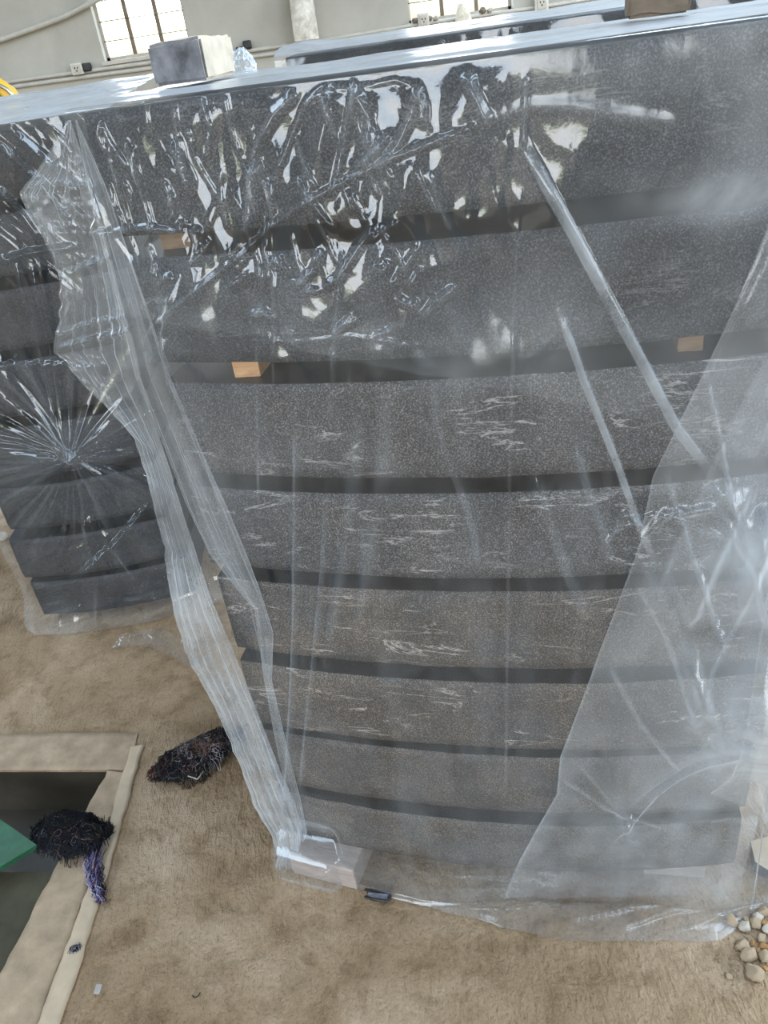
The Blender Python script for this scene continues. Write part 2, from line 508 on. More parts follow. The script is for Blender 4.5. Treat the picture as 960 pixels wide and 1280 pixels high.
LW = [(5.5, 8.5, 1.8, 3.6)]
wall_with_holes('wall_left', 'y', -7.1, -6, YW, 0, 6, LW, 0.2, MAT['wall'])
SK = [(-4.8, -3.6, -3.5, 8.5), (2.4, 3.6, -3.5, 8.5), (5.0, 6.4, -3.5, 8.5)]  # unseen roof openings added for soft light from above
bm = bmesh.new()
av = sorted({-7.2, 7.2} | {s[0] for s in SK} | {s[1] for s in SK}); bv = [-6.2, -3.5, 8.5, YW + 0.24]
for a, b in zip(av[:-1], av[1:]):
    for c, d in zip(bv[:-1], bv[1:]):
        if any(s[0] < (a + b) / 2 < s[1] and s[2] < (c + d) / 2 < s[3] for s in SK): continue
        bm_box(bm, ((a + b) / 2, (c + d) / 2, 6.05), (b - a, d - c, 0.1))
bmesh.ops.remove_doubles(bm, verts=bm.verts, dist=1e-5)
struct(bm_obj('ceiling', bm, MAT['roof']))


def portal(name, loc, sx, sy, rot):
    l = bpy.data.lights.new(name, 'AREA'); l.shape = 'RECTANGLE'; l.size = sx; l.size_y = sy
    l.cycles.is_portal = True
    o = bpy.data.objects.new(name, l); C.objects.link(o); o.location = loc; o.rotation_euler = rot
    return o


hp = math.pi / 2
portal('daylight_door', ((RD[0] + RD[1]) / 2, -6.0, (RD[2] + RD[3]) / 2), RD[1] - RD[0], RD[3] - RD[2], (hp, 0, 0))
portal('daylight_rear', ((RD2[0] + RD2[1]) / 2, -6.0, (RD2[2] + RD2[3]) / 2), RD2[1] - RD2[0], RD2[3] - RD2[2], (hp, 0, 0))
for a in RW: portal('daylight_side', (7.0, (a[0] + a[1]) / 2, (a[2] + a[3]) / 2), a[3] - a[2], a[1] - a[0], (0, hp, 0))
for a in LW: portal('daylight_side', (-7.0, (a[0] + a[1]) / 2, (a[2] + a[3]) / 2), a[3] - a[2], a[1] - a[0], (0, -hp, 0))
for s in SK: portal('daylight_roof', ((s[0] + s[1]) / 2, (s[2] + s[3]) / 2, 6.0), s[1] - s[0], s[3] - s[2], (0, 0, 0))
for w in (W1, W2): portal('daylight_window', ((w[0] + w[1]) / 2, YW, (w[2] + w[3]) / 2), w[1] - w[0], w[3] - w[2], (-hp, 0, 0))


def window(name, W, nlights, label_bars):
    x0, x1, z0, z1 = W
    root = struct(empty(name, (x0, YW + 0.17, z0)))
    bm = bmesh.new(); t = 0.035; w = x1 - x0; h = z1 - z0
    for c, s in (((t / 2, 0, h / 2), (t, 0.05, h)), ((w - t / 2, 0, h / 2), (t, 0.05, h)), ((w / 2, 0, t / 2), (w, 0.05, t)), ((w / 2, 0, h - t / 2), (w, 0.05, t))):
        bm_box(bm, c, s)
    bm_obj('window_frame', bm, MAT['frame'], root)
    for k in range(1, nlights):
        bm = bmesh.new(); bm_box(bm, (w * k / nlights, 0, h / 2), (0.045, 0.04, h)); bm_obj('mullion', bm, MAT['bar'], root)
    bm = bmesh.new(); n = int(h / 0.20)
    for k in range(1, n):
        tube_mesh(bm, [(0.02, -0.03, k * h / n), (w - 0.02, -0.03, k * h / n)], 0.006, 6)
    for k in range(nlights):
        for q in (0.33,):
            tube_mesh(bm, [(w * (k + q) / nlights, -0.03, h * 0.30), (w * (k + q) / nlights, -0.03, h * 0.98)], 0.005, 6)
    bm_obj('grille', bm, MAT['bar'], root)
    bm = bmesh.new(); bm_box(bm, (w / 2, -0.12, -0.02), (w + 0.08, 0.16, 0.04), None, 0.006); bm_obj('window_sill', bm, MAT['frame'], root)
    return root


window('window_1', W1, 3, '')
window('window_2', W2, 3, '')

# conduits along the back wall
ya = YW - 0.0235
zc = float(np.mean([at_y(p, ya)[2] for p in ((0, 103), (180, 80), (290, 72), (480, 40))]))
cz = [(at_y((p), ya)) for p in ((-60, 112), (100, 90), (190, 78), (300, 65), (400, 51), (520, 31), (680, 8), (760, -5))]
tag(tube('conduit_pipe', [tuple(p) for p in cz], 0.022, MAT['pipe']), 'upper pale conduit pipe running level along the grey back wall', 'pipe')
cz2 = [(at_y((p), ya)) for p in ((-60, 119), (100, 97), (190, 85), (300, 73), (400, 59), (520, 39), (680, 16), (760, 3))]
tag(tube('conduit_pipe', [tuple(p) for p in cz2], 0.022, MAT['pipe']), 'lower pale conduit pipe just beneath the other along the back wall', 'pipe')
cd = [at_y(p, YW - 0.05) for p in ((-40, 60), (0, 50), (40, 36), (80, 21), (115, 3), (135, -8))]
tag(tube('cable', [tuple(p) for p in cd], 0.03, MAT['pipe']), 'thick pale cable rising diagonally to the left window', 'cable')
vp = [at_y(p, YW - 0.03) for p in ((4, 40), (12, 75), (22, 112))]


def wall_box(px, w, h, d, label, mat='box'):
    p = at_y(px, YW - d / 2)
    bm = bmesh.new(); bm_box(bm, (0, 0, 0), (w, d, h), None, 0.008)
    o = empty('socket_box', (p[0], YW - d / 2, p[2]))
    bm_obj('housing', bm, MAT[mat], o)
    bm = bmesh.new(); bm_box(bm, (0, -d / 2 - 0.006, 0), (w * 0.7, 0.012, h * 0.7), None, 0.004); bm_obj('face_plate', bm, MAT['frame'], o)
    bm = bmesh.new()
    for s in (-1, 0, 1): bm_box(bm, (s * w * 0.13, -d / 2 - 0.013, 0.01 if s else -0.02), (0.012, 0.006, 0.02))
    bm_obj('socket_slots', bm, MAT['black'], o)
    return tag(o, label, 'socket box')


wall_box((97, 86), 0.13, 0.12, 0.09, 'pale socket box on the conduit left of the grey concrete block')
wall_box((529, 25), 0.13, 0.14, 0.09, 'pale socket box under the left end of the right window')
wall_box((676, 4), 0.16, 0.17, 0.10, 'large pale socket box right of the right window, at the top edge')
for px, lab in (((109, 84), 'black plug beside the pale socket box on the conduit'), ((309, 56), 'black cable clip on the conduit right of the concrete block')):
    p = at_y(px, YW - 0.0355)
    bm = bmesh.new(); bm_box(bm, (0, 0, 0), (0.10, 0.07, 0.09), None, 0.02)
    bm_box(bm, (-0.09, 0, -0.025), (0.10, 0.03, 0.035), None, 0.008)
    tag(bm_obj('cable_plug' if 'plug' in lab else 'cable_clip', bm, MAT['black'], None, tuple(p)), lab, 'plug' if 'plug' in lab else 'clip')


def blob_bag(name, outline_l, outline_r, y, depth, mat, seed, label, cat, creases=6):
    """Hanging bag between a left and right px outline, with front and back faces."""
    n = 40; m = 28
    ol = np.array(outline_l, float); orr = np.array(outline_r, float)
    P = np.zeros((n, m, 3))
    for i in range(n):
        t = i / (n - 1)
        a = np.array([np.interp(t, np.linspace(0, 1, len(ol)), ol[:, k]) for k in (0, 1)])
        b = np.array([np.interp(t, np.linspace(0, 1, len(orr)), orr[:, k]) for k in (0, 1)])
        A = at_y(a, y); B = at_y(b, y)
        for j in range(m):
            th = 2 * math.pi * j / (m - 1)
            s = 0.5 - 0.5 * math.cos(th)
            Q = A * (1 - s) + B * s
            w = abs(B[0] - A[0])
            q = math.sin(th) * depth * (0.35 + 0.65 * math.sin(math.pi * min(max(t, .05), .97)) ** 0.5)
            q += (float(ridged(s * creases, t * 3 + s * 2, seed)) - 0.6) * depth * 0.5 * (1 if abs(math.sin(th)) > 0.05 else 0)
            P[i, j] = Q + np.array([0, -q, 0])
    o = grid_mesh(name, P, mat)
    return tag(o, label, cat)


blob_bag('hanging_bag', [(364, -60), (362, 0), (364, 22), (368, 52)], [(382, -60), (392, 0), (396, 28), (399, 48)], YW - 0.17, 0.09, MAT['bag'], 4,
         'whitish crumpled plastic bag hanging on the back wall between the windows', 'bag')
blob_bag('cloth', [(572, 5), (570, 15), (569, 31)], [(582, 5), (587, 15), (591, 27)], YW - 0.075, 0.05, MAT['cloth'], 6,
         'cream cloth draped over the sill of the right window', 'cloth', 5)
# clutter on the sill of the right window
for k, (px, r) in enumerate(((519, .04), (527, .045), (536, .04), (544, .036), (603, .045), (612, .036))):
    p = at_y((px, 18 - (px - 521) * 0.17), YW - 0.05)
    bm = bmesh.new(); bmesh.ops.create_icosphere(bm, subdivisions=3, radius=r)
    for v in bm.verts:
        v.co *= 0.75 + 0.5 * float(vnoise(v.co.x * 40 + k, v.co.z * 40 + v.co.y * 30, k))
        v.co.z *= 0.75
    pos = ['leftmost', 'second', 'third', 'fourth', 'fifth', 'rightmost'][k]
    tag(bm_obj('stone_lump', bm, MAT['stone_b' if k % 2 else 'brown_stone'], None, (p[0], YW - 0.04, W2[2] + 0.005 + r * 0.5), smooth=True),
        f'small {"pale" if k % 2 else "brown"} lump on the right window sill, {pos} from the left' if pos not in ('leftmost', 'rightmost') else f'small {"pale" if k % 2 else "brown"} lump, {pos} on the right window sill', 'lump', 'lumps on the right window sill')

# ------------------------------------------------------------------ granite slabs
def slab_mesh(xl, xr, z0, z1, depth, frontf, seed, rough=0.004, endcurve=0.0):
    """Slab with a sawn front following frontf(x); material 0 = rough edge, 1 = polished faces."""
    nx = 70; nz = 9
    xs = np.linspace(xl, xr, nx); zs = np.linspace(z0, z1, nz)
    X, Z = np.meshgrid(xs, zs)
    Y = frontf(X) + rough * (vnoise(X * 14, Z * 22, seed) - 0.5) + rough * 0.5 * (vnoise(X * 50, Z * 70, seed + 1) - 0.5)
    # softened arrises
    e = np.minimum(Z - z0, z1 - Z); Y = Y + 0.003 * np.clip(1 - e / 0.006, 0, 1)
    bm = bmesh.new()
    g = [[bm.verts.new((X[i, j], Y[i, j], Z[i, j])) for j in range(nx)] for i in range(nz)]
    for i in range(nz - 1):
        for j in range(nx - 1):
            bm.faces.new((g[i][j], g[i][j + 1], g[i + 1][j + 1], g[i + 1][j])).smooth = True
    # back edge, straight, parallel to the chord of the front
    ca = np.array([xl, float(frontf(np.array(xl)))]); cb = np.array([xr, float(frontf(np.array(xr)))])
    d = (cb - ca) / np.linalg.norm(cb - ca); nb = np.array([-d[1], d[0]])
    bk = {}
    for i in (0, nz - 1):
        for e_, c_ in (('l', ca), ('r', cb)):
            q = c_ + nb * depth; bk[i, e_] = bm.verts.new((q[0], q[1], zs[i]))
    f = bm.faces.new([g[nz - 1][j] for j in range(nx)] + [bk[nz - 1, 'r'], bk[nz - 1, 'l']]); f.material_index = 1
    f = bm.faces.new([g[0][j] for j in reversed(range(nx))] + [bk[0, 'l'], bk[0, 'r']]); f.material_index = 1
    f = bm.faces.new([g[i][0] for i in range(nz)] + [bk[nz - 1, 'l'], bk[0, 'l']]); f.material_index = 0
    f = bm.faces.new([g[i][nx - 1] for i in reversed(range(nz))] + [bk[0, 'r'], bk[nz - 1, 'r']]); f.material_index = 0
    f = bm.faces.new([bk[0, 'l'], bk[nz - 1, 'l'], bk[nz - 1, 'r'], bk[0, 'r']]); f.material_index = 0
    bmesh.ops.recalc_face_normals(bm, faces=bm.faces)
    me = bpy.data.meshes.new('granite_slab'); bm.to_mesh(me); bm.free(); return me


ORD = ['topmost', 'second', 'third', 'fourth', 'fifth', 'sixth', 'seventh', 'bottom']
near_z = [(1.417, 1.579), (1.226, 1.386), (1.030, 1.191), (0.838, 1.001), (0.634, 0.805), (0.430, 0.600), (0.247, 0.410), (0.070, 0.218)]
bulge = [0.05, 0.055, 0.052, 0.05, 0.043, 0.045, 0.045, 0.054]
near_xl = [-0.324, -0.322, -0.315, -0.327, -0.322, -0.325, -0.327, -0.326]
near_xr = [0.622, 0.622, 0.618, 0.622, 0.622, 0.625, 0.616, 0.612]
LOOK = ['dark granite slab pressed against crumpled shiny film', 'dark granite slab with the orange timber block below it', 'grey speckled granite slab under the orange timber block',
        'grey granite slab with a few pale veins', 'brownish granite slab with pale wavy veins', 'brownish granite slab with tan veins', 'plain dark granite slab above the lowest gap', 'plain dark granite slab resting on the timber block']
DEPTH = 0.58
for k, (z0, z1) in enumerate(near_z):
    b = bulge[k]
    me = slab_mesh(near_xl[k], near_xr[k], z0, z1, DEPTH, (lambda x, b=b: front_y(x, b)), 20 + k)
    o = link('granite_slab', me, [MAT[('granite', 'granite', 'granite_g', 'granite_g', 'granite_b', 'granite_b', 'granite_p', 'granite_p')[k]], MAT['polish']])
    pos = f'{ORD[k]} from the top of the near stack' if 0 < k < 7 else f'{ORD[k]} of the near stack'
    tag(o, f'{LOOK[k]}, {pos}', 'stone slab', 'granite slabs of the near wrapped stack')

# timber spacers in the gaps of the near stack
def spacer(px0, px1, k, depth, mat, label, setback=0.03, dz=0.0):
    z0, z1 = near_z[k + 1][1], near_z[k][0]
    a = at_front(px0, -setback); b = at_front(px1, -setback)
    c = (a + b) / 2; w = abs(b[0] - a[0])
    h = z1 - z0
    bm = bmesh.new(); bm_box(bm, (0, depth / 2, 0), (w, depth, h - 0.0004), None, 0.002)
    o = bm_obj('timber_spacer', bm, mat, None, (c[0], float(front_y(c[0])) + setback, (z0 + z1) / 2), (0, 0, YAW))
    return tag(o, label, 'timber spacer', 'timber spacers between the granite slabs')


spacer((292, 466), (325, 465), 1, 0.10, MAT['wood'], 'bright orange timber spacer in the second gap at left of the near stack', 0.028)
spacer((848, 424), (880, 418), 1, 0.10, MAT['wood_o'], 'brown timber spacer in the second gap at right of the near stack', 0.035)
spacer((205, 318), (240, 312), 0, 0.10, MAT['wood_o'], 'dull timber spacer under the left end of the topmost near slab', 0.05)
GAPN = ['first', 'second', 'third', 'fourth', 'fifth', 'sixth', 'seventh']
for k in range(7):
    z0, z1 = near_z[k + 1][1], near_z[k][0]
    x = XM
    bm = bmesh.new(); bm_box(bm, (0, 0, 0), (0.84, 0.12, z1 - z0 - 0.0004), None, 0.002)  # bearer added to block light coming through from behind
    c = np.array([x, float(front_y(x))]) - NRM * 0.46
    o = bm_obj('light_block_bearer', bm, MAT['wood_k'], None, (c[0], c[1], (z0 + z1) / 2), (0, 0, YAW))
    tag(o, f'added timber bearer blocking light deep in the {GAPN[k]} gap of the near stack', 'light-blocking bearer', 'added light-blocking bearers inside the near stack')

# base timbers under the near stack
a = at_z((372, 1092), 0.0); b_ = at_z((446, 1118), 0.0)
cx = np.array([-0.255, float(front_y(-0.255))])
bm = bmesh.new(); bm_box(bm, (0, 0.15, 0), (0.160, 0.30, 0.0696), None, 0.004)
tag(bm_obj('timber_block', bm, MAT['wood_d'], None, (-0.254, 1.122, 0.0349), (0, 0, -0.42)), 'weathered grey timber block under the left end of the near stack', 'timber block')
bm = bmesh.new(); bm_box(bm, (0, 0.17, 0), (0.125, 0.30, 0.0696), None, 0.004)
tag(bm_obj('timber_block', bm, MAT['wood_d'], None, (0.50, float(front_y(0.50)) + 0.01, 0.0349), (0, 0, YAW)), 'weathered timber block under the right end of the near stack', 'timber block')

# ------------------------------------------------------------------ near stack: the plastic sheet
sheet = empty('plastic_sheet', (XM, float(front_y(XM)) + 0.3, 0.0))
tag(sheet, 'clear crumpled plastic sheet wrapped over the near stack of dark slabs', 'plastic sheet')
S_OFF = sheet.location.copy()


def park(o):
    """parent keeping the world position (the sheet's own empty carries no rotation)."""
    o.parent = sheet; o.location = (-S_OFF.x, -S_OFF.y, -S_OFF.z); return o


ZT = 1.579 + 0.007
x0c, x1c = XL - 0.012, XR + 0.012
NCF, NCW = 430, 60
xf = np.linspace(x0c, x1c, NCF)
# plan curve: front, then round the right corner and back along the right end
plan = [(x, float(front_y(np.array(x)))) for x in xf]
cend = plan[-1]; dr = np.array([-math.sin(YAW), math.cos(YAW)])   # direction to the back
tang = np.array([math.cos(YAW), math.sin(YAW)])
cr = 0.03
wrap = []
for k in range(1, NCW + 1):
    s = k / NCW
    if s < 0.35:
        a_ = s / 0.35 * math.pi / 2
        q = np.array(cend) + tang * cr * math.sin(a_) + dr * cr * (1 - math.cos(a_))
    else:
        q = np.array(cend) + tang * cr + dr * (cr + (s - 0.35) / 0.65 * 0.5)
    wrap.append(tuple(q))
plan = np.array(plan + wrap)
nrm = np.zeros_like(plan)
dpl = np.gradient(plan, axis=0); dpl /= np.linalg.norm(dpl, axis=1, keepdims=True)
nrm[:, 0] = dpl[:, 1]; nrm[:, 1] = -dpl[:, 0]
arc = np.concatenate([[0], np.cumsum(np.hypot(*np.diff(plan, axis=0).T))]) + x0c
NC = len(plan)

NR = 600
zr = np.linspace(ZT - 0.005, 0.012, NR)
U, Z = np.meshgrid(arc, zr)          # U: about world x along the front
Xw = np.broadcast_to(plan[:, 0], U.shape)


def crumple(u, z, seed, fx, fz, shear=0.0):
    return ridged((u + shear * z) * fx, z * fz, seed, 3)


Dp = np.zeros(U.shape)
# gentle drapery, longer than wide, converging a little downwards
conv = (U - 0.05) * (1.0 + 0.18 * (1.5 - Z)) + 0.0
Dp += 0.0035 * ridged(conv * 12, Z * 1.1, 2, 2) * sstep(1.60, 1.2, Z)
Dp += 0.012 * vnoise(conv * 5, Z * 1.3, 5)
# crumpled zone at the upper left: long shards, then clusters of finer crinkles
mk = np.clip(blob(U, Z, 0.00, 1.42, 0.30, 0.17) * 1.2 + blob(U, Z, -0.12, 1.33, 0.20, 0.12) + blob(U, Z, 0.05, 1.24, 0.30, 0.09) * 0.7, 0, 1) * sstep(1.585, 1.55, Z)
Dp += 0.016 * sstep(1.56, 1.30, Z) * sstep(0.24, 0.02, U)
Dp += mk * 0.0022 * ridged((U - 0.2 * Z) * 42, Z * 7, 39, 2)
Dp += mk * 0.022 * np.clip(ridged((U - 0.35 * Z) * 10, Z * 4.2, 31, 2) - 0.35, 0, 1)
Dp += mk * 0.012 * np.clip(ridged((U + 0.25 * Z) * 19, Z * 8, 37, 2) - 0.50, 0, 1)
clus = sstep(0.52, 0.75, vnoise(U * 13 + 3, Z * 11, 43))
mk2 = np.clip(blob(U, Z, 0.02, 1.30, 0.36, 0.26) * 1.1, 0, 1)
Dp += mk2 * clus * 0.0065 * ridged((U - 0.3 * Z) * 30, Z * 17, 41, 2)
Dp += 0.0008 * ridged(U * 40, Z * 8, 61, 2)
PLY_HAZE = np.zeros(U.shape)
PLY_HAZE += 1.5 * np.clip(ridged(conv * 13, Z * 0.8, 66, 3) - 0.6, 0, 1) * 2.5 * sstep(1.5, 1.2, Z)
PLY_HAZE += 0.5 * vnoise(conv * 7, Z * 1.2, 67) * sstep(1.5, 1.1, Z)

RID = [
    # (px polyline, half width m, height m, kind)
    ([(700, 88), (697, 135), (695, 180)], 0.004, 0.004, 't'),
    ([(697, 175), (722, 225), (752, 280), (775, 325), (812, 395), (845, 460), (880, 530), (925, 590)], 0.0075, 0.008, 'r'),
    ([(735, 385), (752, 430), (765, 470), (788, 530), (805, 575), (830, 650), (852, 705)], 0.0055, 0.006, 'r'),
    ([(752, 550), (765, 600), (785, 660), (798, 705)], 0.007, 0.008, 't'),
    ([(700, 585), (712, 630), (727, 680), (745, 725), (762, 770)], 0.011, 0.010, 't'),
    ([(570, 470), (585, 560), (612, 625), (622, 660), (628, 710)], 0.006, 0.007, 't'),
    ([(695, 190), (684, 300), (676, 440), (668, 600), (660, 860), (655, 1010)], 0.003, 0.003, 't'),
    ([(372, 322), (374, 400), (372, 480)], 0.003, 0.0035, 't'),
    ([(350, 400), (347, 520), (343, 640)], 0.004, 0.003, 't'),
    ([(462, 300), (455, 400), (447, 470), (440, 530)], 0.005, 0.005, 't'),
    ([(400, 470), (395, 640), (388, 780), (378, 900), (368, 1010), (362, 1060)], 0.009, 0.008, 't'),
    ([(437, 590), (428, 700), (415, 800), (400, 900), (388, 990)], 0.007, 0.006, 't'),
    ([(480, 500), (470, 610), (450, 720), (430, 820)], 0.010, 0.006, 'g'),
    ([(520, 470), (505, 600), (485, 700), (470, 790)], 0.011, 0.006, 'g'),
    ([(655, 145), (600, 165), (545, 185), (500, 205), (470, 220), (420, 245), (372, 275), (330, 312), (270, 358), (215, 400), (190, 432)], 0.005, 0.007, 't'),
    ([(650, 148), (700, 128), (760, 126), (830, 140), (900, 150)], 0.008, 0.0018, 'g'),
    ([(437, 105), (410, 130), (395, 165), (380, 205), (370, 245)], 0.004, 0.006, 't'),
    ([(478, 108), (468, 150), (458, 200), (450, 240)], 0.006, 0.008, 't'),
    ([(478, 108), (495, 140), (500, 180)], 0.010, 0.010, 't'),
    ([(560, 105), (552, 140), (535, 175), (515, 200)], 0.008, 0.009, 't'),
    ([(560, 105), (566, 130), (566, 150)], 0.008, 0.009, 't'),
    ([(440, 104), (475, 108), (530, 95), (560, 104)], 0.003, 0.002, 't'),
    ([(523, 163), (500, 190), (478, 205)], 0.007, 0.010, 't'),
    ([(625, 85), (632, 110), (645, 140), (655, 148)], 0.010, 0.010, 't'),
    ([(400, 110), (372, 140), (350, 180), (340, 200)], 0.009, 0.009, 't'),
    ([(148, 172), (165, 240), (180, 285)], 0.004, 0.005, 't'),
    ([(172, 170), (190, 220), (200, 255), (213, 290)], 0.006, 0.008, 't'),
    ([(232, 175), (245, 195), (262, 230)], 0.010, 0.011, 't'),
    ([(265, 280), (272, 300), (270, 325)], 0.010, 0.012, 't'),
    ([(350, 200), (345, 260), (335, 290)], 0.012, 0.012, 't'),
    ([(350, 195), (338, 230), (340, 280)], 0.010, 0.010, 't'),
    ([(505, 277), (485, 300), (462, 335), (440, 352)], 0.007, 0.009, 't'),
    ([(437, 305), (425, 330), (405, 350)], 0.006, 0.009, 't'),
    ([(372, 322), (395, 328)], 0.005, 0.006, 't'),
    ([(560, 300), (525, 350)], 0.006, 0.006, 't'),
    ([(605, 355), (580, 370), (562, 390)], 0.007, 0.008, 't'),
    ([(530, 365), (550, 375), (560, 370)], 0.007, 0.007, 't'),
    ([(340, 385), (360, 382), (372, 390)], 0.006, 0.007, 't'),
    ([(450, 405), (470, 395), (480, 390)], 0.006, 0.006, 't'),
    ([(345, 420), (470, 410), (560, 425)], 0.003, 0.003, 't'),
    ([(130, 290), (200, 280), (250, 288)], 0.006, 0.007, 't'),
    ([(840, 650), (815, 640), (795, 665)], 0.008, 0.008, 't'),
    ([(940, 660), (890, 650), (850, 640), (800, 660), (780, 690)], 0.006, 0.006, 't'),
    ([(860, 700), (885, 760), (905, 850), (922, 905)], 0.007, 0.008, 't'),
    ([(920, 900), (880, 945), (830, 985), (790, 1020)], 0.008, 0.010, 't'),
    ([(925, 590), (945, 640), (960, 700)], 0.02, 0.02, 'g'),
    ([(250, 330), (228, 410), (260, 520), (292, 625), (330, 750), (355, 860)], 0.006, 0.008, 't'),
    ([(205, 470), (240, 560), (280, 660), (320, 735)], 0.006, 0.007, 't'),
]
rsr = np.random.RandomState(23)
for _ in range(52):
    x = rsr.uniform(120, 590); y = rsr.uniform(112, 330)
    if y < 150 - 0.14 * (x - 100) * 0.9: continue
    a = rsr.normal(1.28, 0.17); L = rsr.uniform(30, 85)
    dx, dy_ = math.cos(a) * L / 2, math.sin(a) * L / 2; k = rsr.normal(0, 2.5)
    RID.append(([(x - dx, y - dy_), (x + k, y + k * 0.3), (x + dx, y + dy_)], rsr.uniform(0.0030, 0.0055), rsr.uniform(0.003, 0.0062), 't'))
for _ in range(20):
    x = rsr.uniform(130, 610); y = rsr.uniform(275, 425)
    a = rsr.normal(-0.45, 0.45); L = rsr.uniform(14, 48)
    dx, dy_ = math.cos(a) * L / 2, math.sin(a) * L / 2; k = rsr.normal(0, 4)
    RID.append(([(x - dx, y - dy_), (x + k, y + k), (x + dx, y + dy_)], rsr.uniform(0.003, 0.0055), rsr.uniform(0.004, 0.007), 't'))
for pts, w, h, kind in RID:
    rd = poly_ridge(U, Z, FX(pts), w, h, kind)
    Dp += rd; PLY_HAZE += rd / h * (10.0 if kind == 'r' else 1.6 if w < 0.0125 and h > 0.0045 else 2.0)  # fold highlights painted in as extra haze density
# haze patches painted in, then the film's stand-off over the timber block
hz1 = at_front((790, 180)); hz2 = at_front((945, 235)); hz3 = at_front((930, 420))
PLY_HAZE += 2.6 * sstep(0.12, 0.42, U) * sstep(1.36, 1.44, Z) * (1 - 0.85 * blob(U, Z, hz1[0], hz1[2], 0.10, 0.045)) * (0.6 + 0.8 * vnoise(U * 14, Z * 20, 68))
PLY_HAZE += 9.0 * blob(U, Z, hz2[0], hz2[2], 0.085, 0.028) * (0.6 + 0.8 * vnoise(U * 22, Z * 22, 69))
PLY_HAZE += 2.0 * blob(U, Z, 0.30, 1.25, 0.30, 0.12) * (0.4 + 1.2 * vnoise(U * 12 - Z * 3, Z * 10, 70))
q1 = np.array(FX([(150, 385), (350, 412), (505, 450), (600, 470), (700, 490), (850, 525), (960, 560)]))
dz1 = Z - np.interp(U, q1[:, 0], q1[:, 1])
PLY_HAZE += 1.5 * sstep(0, 0.003, dz1) * sstep(0.16, 0.0, dz1)
bx = sstep(-0.36, -0.325, U) * sstep(-0.165, -0.20, U)
Dp = Dp * (1 - bx * sstep(0.20, 0.10, Z))
bk_ = bx * sstep(0.115, 0.07, Z)
TENT = bk_
# loose bottom: stands off the slabs and flares on to the floor at the right
loose = sstep(0.35, 0.05, Z)
Dp += loose * (0.006 + 0.012 * vnoise(U * 8, Z * 7, 71))
Dp += loose * 0.005 * ridged(U * 5 + Z * 8, Z * 22, 73, 1)
right = sstep(0.42, 0.62, U)
Dp += right * (0.012 + 0.02 * vnoise(U * 8, Z * 4, 81)) * sstep(1.55, 1.1, Z)
base = 0.009
Dp = Dp * (1 - bx * sstep(0.20, 0.10, Z)) + TENT * 0.068
off = base + Dp
P = np.zeros((NR, NC, 3))
P[..., 0] = plan[None, :, 0] + nrm[None, :, 0] * off
P[..., 1] = plan[None, :, 1] + nrm[None, :, 1] * off
P[..., 2] = Z + 0.0
# top sheet: from the back edge forward, then over the rounded front edge
NT, NE = 90, 8
top = np.zeros((NT + NE, NC, 3))
f0 = off[0]
for i in range(NT):
    t = i / (NT - 1)                       # 0 back, 1 front
    back = 0.53 * (1 - t)
    wrapk = np.clip((np.arange(NC) - NCF) / NCW, 0, 1)
    qx = plan[:, 0] + nrm[:, 0] * 0.0 + dr[0] * back * (1 - wrapk); qy = plan[:, 1] + dr[1] * back * (1 - wrapk)
    top[i, :, 0] = qx; top[i, :, 1] = qy
    s = arc
    r1 = ridged(s * 5 + back * 3, back * 26 + s * 2.0, 91, 3); r2 = vnoise(s * 9, back * 12, 93)
    edge = np.clip(min(t, 1) / 0.02, 0, 1)
    top[i, :, 2] = ZT + (0.004 * r1 + 0.0025 * r2) * sstep(1.0, 0.9, t) + 0.0008
for i in range(NE):
    a_ = (i + 1) / NE * math.pi / 2
    k = math.sin(a_)
    top[NT + i, :, 0] = plan[:, 0] + nrm[:, 0] * f0 * k
    top[NT + i, :, 1] = plan[:, 1] + nrm[:, 1] * f0 * k
    top[NT + i, :, 2] = ZT + 0.0008 - (0.0055) * (1 - math.cos(a_))
# skirt lying on the floor
NS = 26
sk = np.zeros((NS, NC, 3))
sp = FX([(375, 1085), (450, 1118), (640, 1125), (940, 1090)])
ext = np.interp(arc, [-0.34, -0.10, 0.02, 0.14, 0.30, 0.45, 0.58, 0.66, 0.75, 1.3], [0.0, 0.004, 0.012, 0.045, 0.085, 0.088, 0.060, 0.018, 0.010, 0.008])
ext = ext * (0.80 + 0.22 * vnoise(arc * 14, arc * 0, 95))
for i in range(NS):
    t = (i + 1) / NS
    o_ = off[-1] + ext * t
    sk[i, :, 0] = plan[:, 0] + nrm[:, 0] * o_
    sk[i, :, 1] = plan[:, 1] + nrm[:, 1] * o_
    wv = 0.7 * vnoise(arc * 11, arc * 0 + t * 3.2, 97) + 0.5 * ridged(arc * 5 + t * 3, arc * 2 + t * 0.8, 98, 1)
    lift = np.clip(ext / 0.05, 0, 1)
    for (a0, t0, a1, t1, hh) in ((0.40, 0.75, 0.56, 0.05, 0.020), (0.30, 0.60, 0.50, 0.02, 0.016), (0.12, 0.50, 0.36, 0.10, 0.012), (0.46, 0.95, 0.60, 0.35, 0.014)):
        cen = a0 + (a1 - a0) * (t - t0) / (t1 - t0)
        wv = wv + hh / 0.018 * np.clip(1 - np.abs(arc - cen) / 0.020, 0, 1) * (min(t0, t1) <= t <= max(t0, t1))
    sk[i, :, 2] = 0.012 * (1 - t) ** 1.5 + 0.003 + lift * 0.018 * wv * (1 - t) ** 0.7 * min(1, t * 4)
full = np.concatenate([top, P, sk], 0)
pl = np.ones(full.shape[:2], np.float32)
pl[NT + NE:NT + NE + NR] += (1.6 * right + 0.5 * loose * (1 - TENT) + PLY_HAZE).astype(np.float32)
pl[NT + NE + NR:] = 3.2
pl[:NT] = 9.0
ks = NT + NE + NR
o = grid_mesh('front_drape', full[:ks], MAT['film'], None, pl[:ks]); park(o)
